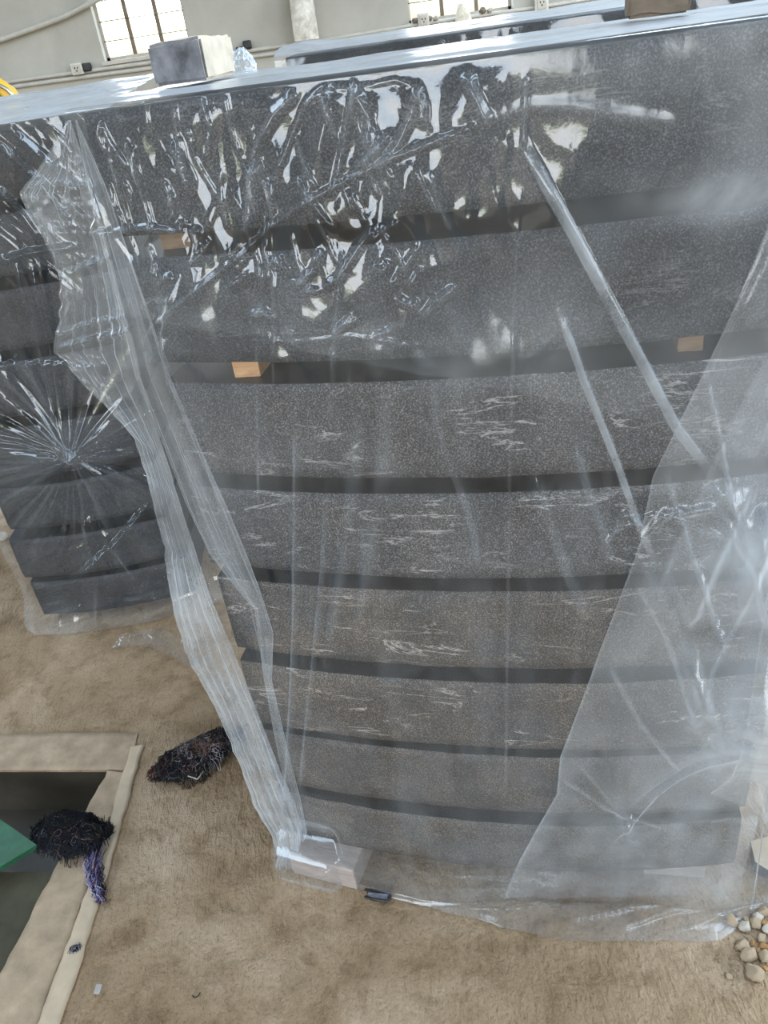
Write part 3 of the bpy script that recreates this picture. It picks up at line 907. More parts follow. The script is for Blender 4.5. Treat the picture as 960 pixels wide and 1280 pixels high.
o = grid_mesh('ground_skirt', full[ks - 1:], MAT['film'], None, pl[ks - 1:]); park(o)


def interp_poly(poly, t):
    poly = np.array(poly, float)
    s = np.concatenate([[0], np.cumsum(np.hypot(*np.diff(poly, axis=0).T))]); s /= s[-1]
    return np.stack([np.interp(t, s, poly[:, k]) for k in (0, 1)], -1)


def strip_px(lp, rp, rows, cols, proj_fn):
    t = np.linspace(0, 1, rows); s = np.linspace(0, 1, cols)
    A = interp_poly(lp, t); B = interp_poly(rp, t)
    base = np.zeros((rows, cols, 3))
    for i in range(rows):
        a = proj_fn(A[i]); b = proj_fn(B[i])
        base[i] = a[None] * (1 - s[:, None]) + b[None] * s[:, None]
    T, S = np.meshgrid(t, s, indexing='ij')
    return base, T, S


# gathered curtain hanging off the left end of the stack
def at_left(px, off=0.03):
    d = ray(px); y = 1.15
    for _ in range(25):
        p = EYE + d * y / d[1]
        y = D0 + TY * (p[0] - XM) - off - 0.01 * math.cos((p[0] - XL) * 4)
    return EYE + d * y / d[1]


lp = [(90, 149), (66, 190), (44, 222), (30, 238), (40, 262), (58, 292), (72, 325), (78, 360), (76, 400), (68, 438), (84, 452), (106, 478), (140, 512), (168, 545),
      (180, 580), (193, 630), (206, 680), (212, 730), (222, 780), (243, 832), (266, 872), (284, 915), (301, 955), (318, 1005), (338, 1040), (347, 1066), (344, 1080), (356, 1097)]
rp = [(93, 149), (112, 205), (128, 255), (142, 310), (152, 360), (166, 410), (178, 470), (196, 530), (214, 585), (230, 640), (246, 690), (262, 740), (280, 785),
      (298, 830), (316, 875), (332, 915), (350, 960), (368, 1000), (378, 1030), (374, 1060), (366, 1090)]
base_, T, S = strip_px(lp, rp, 560, 150, at_left)
wid = np.linalg.norm(base_[:, -1] - base_[:, 0], axis=1)[:, None]
jag = (vnoise(T * 90, T * 0, 7) - 0.5) * 0.06 * (1 - S)
ple = ridged(S * 6 + 0.8 * T + 0.4 * vnoise(S * 3, T * 4, 8), T * 2.0, 101, 4) - 0.55
dy = 0.22 * np.clip(wid, 0.01, 0.09) * ple
cr2 = ridged(S * 4 + T * 9, T * 34, 111, 3) * sstep(0.45, 0.1, T) + 0.3 * ridged(S * 5, T * 50, 113, 2)
dy = dy + 0.006 * cr2
for pts, w, h in (([(75, 345), (140, 318), (205, 298)], .006, .008), ([(72, 432), (130, 418), (195, 400)], .006, .008), ([(70, 415), (120, 400), (190, 385)], .005, .006),
                  ([(40, 230), (80, 225), (115, 230)], .005, .006)):
    q = [tuple(at_left(p)[[0, 2]]) for p in pts]
    dy = dy + poly_ridge(base_[..., 0], base_[..., 2], q, w, h, 't')
base_[..., 0] += NRM[0] * dy + jag * wid; base_[..., 1] += NRM[1] * dy - 0.008
pls = 3.0 + 7.0 * np.clip(ple + 0.15, 0, 1) + 3.0 * sstep(0.25, 1.0, T) + 5.0 * sstep(0.33, 0.50, T) * sstep(0.95, 0.75, T) * (1 - 0.5 * S)
o = grid_mesh('gathered_corner', base_, MAT['film'], None, pls); park(o)
# second ply of the gathered corner, behind the first
lp2 = [(94, 150), (110, 230), (128, 310), (150, 390), (168, 470), (205, 560), (232, 632), (262, 695), (296, 738), (318, 762), (330, 850), (345, 930), (360, 1000), (372, 1040), (356, 1092)]
rp2 = [(96, 150), (132, 230), (160, 310), (190, 400), (212, 470), (250, 560), (284, 632), (310, 695), (326, 738), (342, 790), (340, 850), (358, 930), (376, 1000), (384, 1040), (362, 1092)]
b2, T, S = strip_px(lp2, rp2, 300, 90, lambda p: at_left(p, 0.012))
w2 = np.linalg.norm(b2[:, -1] - b2[:, 0], axis=1)[:, None]
pl2 = ridged(S * 5 + 0.8 * T, T * 2, 121, 2) - 0.55
b2[..., 0] += NRM[0] * 0.2 * np.clip(w2, .01, .08) * pl2; b2[..., 1] += NRM[1] * 0.2 * np.clip(w2, .01, .08) * pl2
o = grid_mesh('inner_ply', b2, MAT['film'], None, 3.5 + 7 * np.clip(pl2 + 0.1, 0, 1) + 7 * (sstep(0.06, 0.0, S) + sstep(0.93, 1.0, S))); park(o)

# doubled flap at the right, cut off along a slanting edge
lp = [(968, 255), (945, 315), (915, 385), (880, 460), (848, 525), (815, 592), (795, 690), (775, 745), (752, 805), (725, 880), (700, 945), (696, 990), (670, 1035), (650, 1072), (638, 1100), (630, 1122)]
rp = [(1010, 255), (1030, 330), (1030, 420), (1020, 520), (1010, 600), (1000, 690), (985, 780), (970, 850), (962, 920), (955, 960), (948, 1000), (940, 1040), (932, 1065), (926, 1090), (922, 1112)]
b3, T, S = strip_px(lp, rp, 420, 150, lambda p: at_front(p, 0.034))
dd = 0.010 * ridged(S * 4 + 2.2 * T, T * 4 + S, 131, 3) + 0.012 * vnoise(S * 3, T * 5, 133) * S
for pts, w, h in (([(935, 600), (890, 700), (858, 780)], .012, .012), ([(945, 620), (960, 760), (930, 880)], .03, .03), ([(955, 640), (925, 740), (880, 820), (860, 900)], .012, .014), ([(920, 905), (870, 950), (820, 990), (770, 1050)], .006, .010),
                  ([(800, 700), (850, 800), (890, 880)], .010, .009), ([(720, 940), (770, 1000), (800, 1060)], .010, .008), ([(780, 690), (830, 640), (900, 630)], .008, .008)):
    dd = dd + poly_ridge(b3[..., 0], b3[..., 2], FX(pts, 0.034), w, h, 'g')
b3[..., 0] += NRM[0] * dd; b3[..., 1] += NRM[1] * dd
q2 = np.array(FX([(990, 380), (945, 455), (905, 535), (868, 620), (838, 680), (815, 735)], 0.034)); q2 = q2[np.argsort(q2[:, 1])]
st2 = sstep(0, 0.004, b3[..., 0] - np.interp(b3[..., 2], q2[:, 1], q2[:, 0])) * sstep(q2[0, 1], q2[0, 1] + 0.05, b3[..., 2])
rdd = np.zeros(S.shape)
for pts in ([(830, 590), (862, 690), (900, 800)], [(700, 970), (760, 1010), (840, 1040)], [(760, 830), (800, 900), (850, 960)], [(880, 470), (900, 560), (915, 650)], [(790, 720), (830, 790), (862, 880)], [(900, 640), (930, 700), (950, 790)]):
    g_ = poly_ridge(b3[..., 0], b3[..., 2], FX(pts, 0.034), 0.006, 1.0, 't'); rdd += g_
    b3[..., 0] += NRM[0] * 0.004 * g_; b3[..., 1] += NRM[1] * 0.004 * g_
bulg = 0.085 * np.exp(-((b3[..., 0] - 0.60) / 0.13) ** 2 - ((b3[..., 2] - 0.58) / 0.15) ** 2)
b3[..., 0] += NRM[0] * bulg; b3[..., 1] += NRM[1] * bulg
o = grid_mesh('folded_flap', b3, MAT['film'], None, 2.2 + 1.5 * vnoise(S * 3, T * 4, 137) + 3 * sstep(0.02, 0, S) + 2.5 * np.clip(dd / 0.02, 0, 1) + (3.0 * sstep(0.25, 0.95, S) + 3.5 * st2) * sstep(0.95, 0.6, T) + 4 * rdd - 1.6 * sstep(0.88, 1.0, T)); park(o)  # sky sheen on the right side put in as extra haze
# narrow second fold over it, down to the lower right corner
lp = [(965, 610), (950, 690), (938, 780), (925, 870), (916, 915), (905, 940), (880, 958)]
rp = [(1000, 610), (1000, 700), (995, 800), (980, 880), (965, 930), (958, 960), (945, 985)]
b4, T, S = strip_px(lp, rp, 200, 60, lambda p: at_front(p, 0.06))
dd = 0.010 * ridged(S * 3 + T, T * 3, 141, 2)
b4[..., 0] += NRM[0] * dd; b4[..., 1] += NRM[1] * dd
b4[..., 0] += NRM[0] * 0.05; b4[..., 1] += NRM[1] * 0.05
o = grid_mesh('edge_fold', b4, MAT['film'], None, 1.5 + 4 * sstep(0.05, 0, S)); park(o)

# ------------------------------------------------------------------ blocks on top of the near stack
zt = ZT + 0.004


def rough_block(name, corners, z0, h, mats, facemat, label, cat, chip=0.004, seed=0, top_in=0.97, cuts=14):
    """corners: plan corners, counter clockwise from front-left. facemat(normal)->index."""
    bm = bmesh.new()
    cx = sum(c[0] for c in corners) / 4; cy = sum(c[1] for c in corners) / 4
    lo = [bm.verts.new((c[0], c[1], z0)) for c in corners]
    hi = [bm.verts.new((cx + (c[0] - cx) * top_in, cy + (c[1] - cy) * top_in, z0 + h)) for c in corners]
    bm.faces.new(list(reversed(lo))); bm.faces.new(hi)
    for k in range(4): bm.faces.new((lo[k], lo[(k + 1) % 4], hi[(k + 1) % 4], hi[k]))
    bmesh.ops.recalc_face_normals(bm, faces=bm.faces)
    bmesh.ops.bevel(bm, geom=list(bm.edges), offset=0.004, segments=2, affect='EDGES')
    bmesh.ops.subdivide_edges(bm, edges=[e for e in bm.edges if e.calc_length() > 0.012], cuts=cuts, use_grid_fill=True)
    bm.normal_update()
    for f in bm.faces: f.material_index = facemat(f.normal)
    for v in bm.verts:
        if v.co.z < z0 + 0.002: continue
        n = float(vnoise(v.co.x * 60 + v.co.y * 31, v.co.z * 60 + v.co.y * 17, seed)) - 0.5
        n2 = float(vnoise(v.co.x * 16 + v.co.y * 11, v.co.z * 16, seed + 1)) - 0.5
        v.co += v.normal * (n * chip + n2 * chip * 1.6)
    o = bm_obj(name, bm, mats)
    return tag(o, label, cat)


# grey block: bottom corners of its two visible faces
fl = at_y((195, 117), 1.37)[:2]; d_ = 1.37
zt1 = ZT + 0.004
def top_pt(px): return at_z(px, zt1)[:2]
A = at_y((197, 116), 1.33); B = at_y((262, 110), 1.27); Cc = at_y((297, 100), 1.42)
A, B, Cc = A[:2], B[:2], Cc[:2]
Dd = A + Cc - B
hb = float(at_y((186, 57), 1.33)[2]) - ZT
rough_block('concrete_block', [tuple(A), tuple(B), tuple(Cc), tuple(Dd)], ZT - 0.001 + 0.010, hb - 0.008, [MAT['conc_d'], MAT['conc_l']],
            lambda n: 1 if n.x > 0.35 or n.z > 0.6 else 0, 'grey concrete block with a paler right side and top, on the sheet in front of the window', 'block', 0.003, 3, 1.03)  # right-facing and upward faces take the paler concrete
A = at_y((784, 27), 1.20)[:2]; B = at_y((862, 17), 1.15)[:2]; dn = np.array([0.03, 0.10])
hb2 = float(at_y((790, -62), 1.20)[2]) - ZT
rough_block('stone_block', [tuple(A), tuple(B), tuple(B + dn), tuple(A + dn)], ZT + 0.009, hb2, [MAT['brown_stone']], lambda n: 0,
            'rough brown stone block on the sheet at the top right, cut by the frame', 'block', 0.008, 8, 0.93)
# puffs of clear film behind the grey block
def puff(px, y, rx, ry, rz, label, seed, name='clear_bag'):
    p = at_y(px, y)
    n, m = 26, 40
    th = np.linspace(0.02, math.pi / 2, n); ph = np.linspace(0, 2 * math.pi, m)
    TH, PH = np.meshgrid(th, ph, indexing='ij')
    rr = 0.82 + 0.30 * ridged(PH * 2.2, TH * 3, seed, 2)
    rr[:, -1] = rr[:, 0]
    Pq = np.stack([rx * rr * np.sin(TH) * np.cos(PH), ry * rr * np.sin(TH) * np.sin(PH), rz * rr * np.cos(TH)], -1)
    Pq = Pq + np.array([p[0], p[1], p[2]])
    o = grid_mesh(name, Pq, MAT['film_top'], None, 2.2)
    return tag(o, label, 'plastic bag')


puff((306, 94), 1.62, 0.024, 0.025, 0.040, 'small puffed clear plastic bag right behind the grey concrete block', 3)

# ------------------------------------------------------------------ left stack, set further back
L_Y = 2.27
LXL, LXR = -1.225, -0.70
left_z = [(1.37, 1.53), (1.185, 1.34), (0.985, 1.15), (0.785, 0.95), (0.585, 0.75), (0.397, 0.55), (0.205, 0.358), (0.045, 0.185)]
lfront = lambda x: L_Y + 0.02 * (x - LXL) - 0.03 * (1 - ((x - (LXL + LXR) / 2) / ((LXR - LXL) / 2)) ** 2)
for k, (z0, z1) in enumerate(left_z):
    me = slab_mesh(LXL + 0.012 * ((k * 7) % 3 - 1), LXR + (0.12 if k < 3 else 0.0) + 0.01 * ((k * 5) % 3 - 1), z0, z1, 0.8, lfront, 40 + k)
    o = link('granite_slab', me, [MAT['granite_d'], MAT['polish']])
    pos = f'{ORD[k]} from the top' if 0 < k < 7 else ORD[k]
    tag(o, f'dark granite slab of the farther left stack, {pos}', 'stone slab', 'granite slabs of the left wrapped stack')
    if k < 7:
        za, zb = left_z[k + 1][1], z0
        bm = bmesh.new(); bm_box(bm, (0, 0, 0), (LXR - LXL - 0.06, 0.12, zb - za - 0.0004), None, 0.002)  # added bearer, shuts out light from behind the left stack
        o = bm_obj('light_block_bearer', bm, MAT['wood_k'], None, ((LXL + LXR) / 2, L_Y + 0.40, (za + zb) / 2))
        tag(o, f'added timber bearer blocking light deep in the {GAPN[k]} gap of the left stack', 'light-blocking bearer', 'added light-blocking bearers inside the left stack')
for s, fx in enumerate((0.25, 0.75)):
    bm = bmesh.new(); bm_box(bm, (0, 0, 0), (0.10, 0.5, 0.0446), None, 0.003)
    tag(bm_obj('timber_block', bm, MAT['wood_d'], None, (LXL + (LXR - LXL) * fx, L_Y + 0.35, 0.0224)), f'dark timber block under the {("left", "right")[s]} half of the left stack', 'timber block')

lsheet = tag(empty('plastic_sheet', (LXL, L_Y, 0)), 'clear plastic sheet pulled into a knot over the left stack', 'plastic sheet')
cols, rows = 300, 520
xs = np.linspace(LXL - 0.05, LXR + 0.16, cols); zs = np.linspace(1.545, 0.004, rows)
U, Z = np.meshgrid(xs, zs)
yb = lfront(np.clip(U, LXL, LXR + 0.12)) - 0.014
kn = at_y((92, 566), L_Y - 0.05); kx, kz = kn[0], kn[2]
r = np.hypot(U - kx, Z - kz) + 1e-4; th = np.arctan2(Z - kz, U - kx)
ple = ridged(th * 4.4 + 0.25 * vnoise(th * 3, r * 5, 3), r * 1.2, 151, 2) - 0.45
Dl = 0.05 * np.clip(ple, -0.3, 1) * sstep(0.0, 0.03, r) * np.exp(-r / 0.45) * np.clip(r / 0.05, 0.2, 1.0)
Dl += 0.05 * np.exp(-(r / 0.02) ** 2) + 0.02 * np.exp(-(r / 0.10) ** 2)
Dl += 0.014 * ridged((U + 0.75 * Z) * 14, (U - Z) * 1.6, 155, 3) * sstep(1.0, 1.3, Z)
Dl += 0.006 * ridged(U * 14, Z * 3, 157, 2) + 0.010 * vnoise(U * 8, Z * 6, 159)
Dl += 0.010 * ridged(U * 3.0 + 2, Z * 14 - U * 4, 161, 2) * sstep(0.55, 0.3, Z)
for pts, w, h in (([(0, 325), (40, 315), (92, 310)], .012, .014), ([(0, 455), (60, 452), (120, 462)], .010, .012), ([(40, 735), (90, 722), (140, 680), (185, 632)], .012, .02),
                  ([(18, 165), (60, 205), (95, 245)], .010, .018), ([(0, 180), (45, 225), (95, 290)], .010, .016), ([(0, 235), (30, 270), (50, 300)], .010, .016),
                  ([(20, 318), (45, 400), (75, 520), (92, 566)], .014, .016), ([(40, 325), (65, 430), (85, 540)], .010, .012),
                  ([(110, 640), (150, 690), (180, 725)], .020, .012), ([(105, 640), (125, 720), (125, 780)], .014, .012)):
    q = [tuple(at_y(p, L_Y - 0.04)[[0, 2]]) for p in pts]
    Dl += poly_ridge(U, Z, q, w, h, 't')
Dl = np.maximum(Dl, 0)
side = np.clip((LXL - U) / 0.05, 0, 1) + np.clip((U - LXR - 0.12) / 0.04, 0, 1)
flare = sstep(0.14, 0.0, Z)
P = np.zeros((rows, cols, 3)); P[..., 0] = U - 0.03 * flare * np.clip((LXL + 0.2 - U) / 0.2, 0, 1); P[..., 1] = yb - Dl + 0.05 * side - flare * (0.01 + 0.03 * vnoise(U * 9, Z * 0, 163)); P[..., 2] = Z
tp = np.zeros((60, cols, 3))
for i in range(60):
    t = i / 59
    tp[i, :, 0] = xs - 0.5 * (1 - t) * 0.2 * (xs < LXL + 0.1)
    tp[i, :, 1] = yb[0] - Dl[0] * sstep(0.9, 1.0, t) + (1 - t) * 0.9
    tp[i, :, 2] = 1.5465 + 0.045 * (1 - t) + 0.012 * ridged(xs * 6 + t * 3, t * 9 + xs * 3, 165, 3) * sstep(1, 0.85, t)
fullp = np.concatenate([tp, P], 0)
# reach further to the left and right on top
pl = np.ones(fullp.shape[:2]); pl[:60] = 3.5; pl[60:] += 1.0 * np.exp(-r / 0.12) + 2.2 * flare + 4.0 * np.clip(ple - 0.15, 0, 1) * np.exp(-r / 0.30) + 1.5 * np.clip(ridged((U + 0.75 * Z) * 10, (U - Z) * 1.4, 155, 2) - 0.55, 0, 1) * sstep(0.9, 1.3, Z)  # rays round the knot brightened by added haze in place of highlights
pl[:60] = 9.0
o = grid_mesh('front_drape', fullp, MAT['film'], lsheet, pl); o.location = (-LXL, -L_Y, 0)
# loose tail at its foot
lp = [(150, 800), (175, 790), (200, 788), (225, 800), (245, 815)]
rp = [(140, 810), (172, 806), (200, 812), (226, 828), (252, 842)]
b5, T, S = strip_px(lp, rp, 140, 30, lambda p: at_z(p, 0.01))
b5[..., 2] += 0.02 * ridged(T * 12, S * 2, 171, 2) * (1 - S)
o = grid_mesh('ground_tail', b5, MAT['film'], lsheet, 1.4); o.location = (-LXL, -L_Y, 0)

# ------------------------------------------------------------------ third stack behind the near one
B_Y = 2.45
BXL, BXR = -0.085, 1.55
bz = [(1.43, 1.597), (1.24, 1.40), (1.045, 1.205), (0.85, 1.01), (0.65, 0.815), (0.445, 0.615), (0.25, 0.41), (0.07, 0.215)]
bfront = lambda x: B_Y - 0.02 * (x - BXL)
for k, (z0, z1) in enumerate(bz):
    me = slab_mesh(BXL, BXR, z0, z1, 0.75, bfront, 60 + k)
    o = link('granite_slab', me, [MAT['granite_d'], MAT['polish']])
    tag(o, 'dark granite slab on top of the stack behind the near one' if k == 0 else f'dark granite slab of the back stack, {ORD[k]} {"from the top" if k < 7 else "one"}', 'stone slab', 'granite slabs of the back stack')
    zb_ = bz[k + 1][1] if k < 7 else 0.0
    for s, fx in enumerate((0.2, 0.8)):
        bm = bmesh.new(); bm_box(bm, (0, 0, 0), (0.06, 0.4, z0 - zb_ - 0.0004), None, 0.002)
        tag(bm_obj('timber_spacer', bm, MAT['wood_d'], None, (BXL + (BXR - BXL) * fx, B_Y + 0.40, (z0 + zb_) / 2)), f'weathered timber spacer under the {ORD[k]} slab of the back stack, {("left", "right")[s]} half', 'timber spacer', 'timber spacers of the back stack')
bsheet = tag(empty('plastic_sheet', (BXL, B_Y, 0)), 'clear plastic sheet over the stack behind the near one', 'plastic sheet')
cols = 260
xs = np.linspace(BXL - 0.03, BXR + 0.1, cols)
rows_ = []
for i in range(70):
    t = i / 69
    back = 0.75 * (1 - t)
    z = 1.602 + 0.016 * (1 - t) ** 0.7 + 0.008 * ridged(xs * 5 + t * 2, t * 6 + xs * 2, 181, 3) * sstep(1.0, 0.8, t) + 0.008 * np.exp(-((xs - BXL - .05) / .05) ** 2) * sstep(1, .6, t)
    rows_.append(np.stack([xs, bfront(xs) - 0.012 + back, z], -1))
for i in range(160):
    t = (i + 1) / 160
    z = np.full(cols, 1.602 - t * 1.59)
    yy = bfront(xs) - 0.012 - 0.03 * ridged(xs * 9 + t, t * 7, 183, 3) * min(1, t * 10)
    rows_.append(np.stack([xs, yy, z], -1))
Pb = np.array(rows_)
o = grid_mesh('front_drape', Pb, MAT['film'], bsheet, np.concatenate([np.full((70, cols), 7.0), np.full((160, cols), 0.7)])); o.location = (-BXL, -B_Y, 0)

# ------------------------------------------------------------------ yellow and black machine at the left edge
my = 5.2
pm = at_y((4, 120), my)
mach = tag(empty('machine', (pm[0] - 0.08, my, 0)), 'yellow and black machine with a pale rod at the left edge behind the left stack', 'machine')
bm = bmesh.new(); bm_box(bm, (0, 0, 0.6), (0.26, 0.3, 1.2), None, 0.03); bm_box(bm, (0, 0, 0.03), (0.5, 0.5, 0.06), None, 0.01); bm_obj('pedestal', bm, MAT['black'], mach)
bm = bmesh.new()
tube_mesh(bm, [(-0.02, 0, pm[2] + 0.07), (0.06, 0, pm[2] + 0.055), (0.11, 0, pm[2] + 0.0), (0.125, 0, pm[2] - 0.06), (0.11, 0, pm[2] - 0.14)], [0.03, 0.05, 0.055, 0.055, 0.05], 14)
tube_mesh(bm, [(-0.12, 0, pm[2] - 0.11), (0.0, 0, pm[2] - 0.10), (0.11, 0, pm[2] - 0.13)], [0.06, 0.06, 0.05], 14)
bm_obj('housing', bm, MAT['yellow'], mach)
bm = bmesh.new(); tube_mesh(bm, [(-0.06, -0.04, pm[2] + 0.09), (0.0, -0.04, pm[2] + 0.06), (0.02, -0.04, pm[2] - 0.02), (-0.02, -0.04, pm[2] - 0.08)], [0.05, 0.075, 0.075, 0.05], 16); bm_obj('motor', bm, MAT['black'], mach)
tube('rod', [(0.03, -0.05, pm[2] + 0.10), (0.13, -0.05, pm[2] + 0.03), (0.19, -0.05, pm[2] - 0.07), (0.22, -0.03, pm[2] - 0.35), (0.1, 0, pm[2] - 0.5)], 0.010, MAT['steel'], mach, 8)

# ------------------------------------------------------------------ floor things
# pit plate and green panel
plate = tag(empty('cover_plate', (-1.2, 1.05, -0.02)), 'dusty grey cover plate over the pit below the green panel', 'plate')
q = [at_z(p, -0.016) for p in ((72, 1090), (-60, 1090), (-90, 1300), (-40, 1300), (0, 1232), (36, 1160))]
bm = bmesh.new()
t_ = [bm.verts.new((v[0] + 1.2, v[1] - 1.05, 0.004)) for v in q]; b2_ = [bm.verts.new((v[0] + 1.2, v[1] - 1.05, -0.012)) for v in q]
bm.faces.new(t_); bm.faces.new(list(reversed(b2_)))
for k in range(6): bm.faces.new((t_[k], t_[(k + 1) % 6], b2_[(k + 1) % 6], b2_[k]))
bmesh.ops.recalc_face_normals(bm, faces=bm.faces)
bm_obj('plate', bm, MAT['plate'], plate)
e1 = [at_z(p, -0.012) for p in ((74, 1090), (54, 1128), (37, 1160), (18, 1196), (-2, 1234), (-40, 1302))]
bm = bmesh.new(); tube_mesh(bm, [(v[0] + 1.2 - 0.004, v[1] - 1.05, 0.010) for v in e1], 0.006, 6); bm_obj('rim', bm, MAT['plate_edge'], plate)
gp = [at_z(p, 0.03) for p in ((48, 1060), (0, 1026), (-60, 990), (-70, 1110), (0, 1089))]
bm = bmesh.new()
t_ = [bm.verts.new((v[0], v[1], v[2] + 0.012)) for v in gp]; b2_ = [bm.verts.new((v[0], v[1], v[2])) for v in gp]
bm.faces.new(t_); bm.faces.new(list(reversed(b2_)))
for k in range(5): bm.faces.new((t_[k], t_[(k + 1) % 5], b2_[(k + 1) % 5], b2_[k]))
bmesh.ops.recalc_face_normals(bm, faces=bm.faces)
gpan = tag(empty('steel_panel', (gp[3][0], gp[3][1], 0)), 'corner of a green painted steel panel jutting over the dark pit', 'panel')
o = bm_obj('panel', bm, MAT['green'], gpan); o.location = (-gp[3][0], -gp[3][1], 0)
bm = bmesh.new(); bm_box(bm, (0, 0, -0.06), (0.05, 0.05, 0.20), None, 0.004); bm_obj('leg', bm, MAT['green'], gpan, (0.02, 0.06, 0))


def yarn(name, spine, width, height, counts, label, seed, core=True):
    """Bundle of waste threads lying along a spine of plan points."""
    rs = np.random.RandomState(seed)
    spine = np.array(spine, float)
    s = np.concatenate([[0], np.cumsum(np.hypot(*np.diff(spine, axis=0).T))]); s /= s[-1]
    root = tag(empty(name, (spine[:, 0].mean(), spine[:, 1].mean(), 0)), label, 'thread waste')
    ox, oy = root.location.x, root.location.y

    def sp(t): return np.array([np.interp(t, s, spine[:, k]) for k in (0, 1)])
    def env(t): return float(np.interp(t, [0, .12, .35, .65, .88, 1], [.35, .8, 1, 1, .8, .35])) * (0.78 + 0.45 * float(vnoise(t * 6.5, 0.3, seed)))
    bm = bmesh.new(); n, m = 26, 22
    g = []
    for i in range(n):
        t = i / (n - 1); c = sp(t); d = sp(min(1, t + .02)) - sp(max(0, t - .02)); d /= np.linalg.norm(d) + 1e-9; nb = np.array([-d[1], d[0]])
        ring = []
        for j in range(m):
            a_ = 2 * math.pi * j / m
            k = env(t) * (0.62 + 0.45 * float(vnoise(i * 0.7, j * 0.9 if j < m - 2 else 0, seed)))
            q = c + nb * math.cos(a_) * width * k
            ring.append(bm.verts.new((q[0] - ox, q[1] - oy, max(0.001, height * 0.45 + math.sin(a_) * height * 0.5 * k))))
        g.append(ring)
    for i in range(n - 1):
        for j in range(m):
            bm.faces.new((g[i][j], g[i][(j + 1) % m], g[i + 1][(j + 1) % m], g[i + 1][j])).smooth = True
    bm.faces.new(g[0]); bm.faces.new(list(reversed(g[-1])))
    bmesh.ops.recalc_face_normals(bm, faces=bm.faces)
    bm_obj('thread_core', bm, MAT['yarn_coal'], root)
    for mname, cnt, (t0, t1), spread, rad, pname in counts:
        bm = bmesh.new()
        for _ in range(cnt):
            t = rs.uniform(t0, t1); c = sp(t)
            e = env(t)
            ang = rs.uniform(0, 2 * math.pi); rr = math.sqrt(rs.rand()) * width * e * spread
            p = np.array([c[0] + math.cos(ang) * rr, c[1] + math.sin(ang) * rr])
            hz = height * e * math.sqrt(max(0, 1 - (rr / (width * 1.12)) ** 2)) * rs.uniform(0.75, 1.08)
            dirv = rs.uniform(0, 2 * math.pi); L = rs.uniform(0.02, 0.065); k = 12
            curl = rs.uniform(-130, 130); zl = rs.uniform(-0.004, 0.004); wob = rs.uniform(0.3, 1.2)
            pts = []; x, y, z = p[0], p[1], max(0.003, hz)
            for q in range(k):
                pts.append((x - ox, y - oy, z))
                dirv += curl * L / k + rs.normal(0, wob * 0.35)
                x += math.cos(dirv) * L / k; y += math.sin(dirv) * L / k
                kk = int(np.argmin(np.hypot(spine[:, 0] - x, spine[:, 1] - y))); lim = width * env(s[kk]) * (1.0 + 0.3 * rs.rand())
                ddx, ddy = x - spine[kk, 0], y - spine[kk, 1]; dl = math.hypot(ddx, ddy)
                if dl > lim: x = spine[kk, 0] + ddx / dl * lim; y = spine[kk, 1] + ddy / dl * lim; dirv += 1.4
                dist = min(np.hypot(*(spine - np.array([x, y])).T)) if False else 0
                # follow the top of the heap
                tt = s[np.argmin(np.hypot(spine[:, 0] - x, spine[:, 1] - y))]
                dd_ = np.min(np.hypot(spine[:, 0] - x, spine[:, 1] - y))
                hh = height * env(tt) * math.sqrt(max(0.0, 1 - (dd_ / (width * 1.15)) ** 2))
                z = max(0.002, hh * (0.98 + rs.normal(0, 0.03)) + 0.002 + zl)
            tube_mesh(bm, pts, rad * 0.75, 3, 0, False)
        bm_obj(pname, bm, MAT[mname], root)
    return root


def dense(pts, n=14):
    pts = np.array(pts); t = np.linspace(0, 1, len(pts)); u = np.linspace(0, 1, n)
    return [(np.interp(u_, t, pts[:, 0]), np.interp(u_, t, pts[:, 1])) for u_ in u]


sp1 = dense([at_z(p, 0.015)[:2] for p in ((198, 968), (235, 955), (270, 935), (296, 915))])
w1 = yarn('thread_bundle', sp1, 0.058, 0.052, [('yarn_coal', 520, (0, 1), 1.08, 0.0011, 'black_threads'), ('yarn_navy', 330, (0, 1), 1.1, 0.0011, 'navy_threads'),
          ('yarn_grey', 260, (0.25, 1), 0.9, 0.0010, 'grey_threads'), ('yarn_rust', 170, (0.45, 0.75), 0.6, 0.0011, 'rust_threads'), ('yarn_red', 80, (0.0, 0.6), 0.9, 0.0010, 'red_threads'), ('yarn_white', 70, (0.35, 0.7), 0.7, 0.0008, 'white_threads')],
          'dark tangled bundle of waste threads beside the plastic, with a bent white wire', 5)
wz = 0.062
wp = [at_z(p, wz) for p in ((235, 970), (247, 974), (254, 964))]
t_ = tube('bent_wire', [(p[0] - w1.location.x, p[1] - w1.location.y, wz) for p in wp], 0.0016, MAT['stone_b'], w1, 6); t_['label'] = 'bent white wire on top'
sp2 = dense([at_z(p, 0.015)[:2] for p in ((55, 1040), (85, 1045), (112, 1050), (130, 1040))])
w2_ = yarn('thread_bundle', sp2, 0.064, 0.058, [('yarn_coal', 620, (0, 1), 1.15, 0.0011, 'black_threads'), ('yarn_navy', 520, (0, 1), 1.15, 0.0011, 'navy_threads'), ('yarn_grey', 50, (0.0, 1), 0.9, 0.0009, 'grey_threads'), ('yarn_rust', 18, (0.3, 0.9), 0.7, 0.0010, 'brown_threads')],
           'black tangled bundle of waste threads at the corner of the pit', 9)
sp3 = dense([at_z(p, 0.01)[:2] for p in ((118, 1062), (117, 1085), (121, 1110), (127, 1130))])
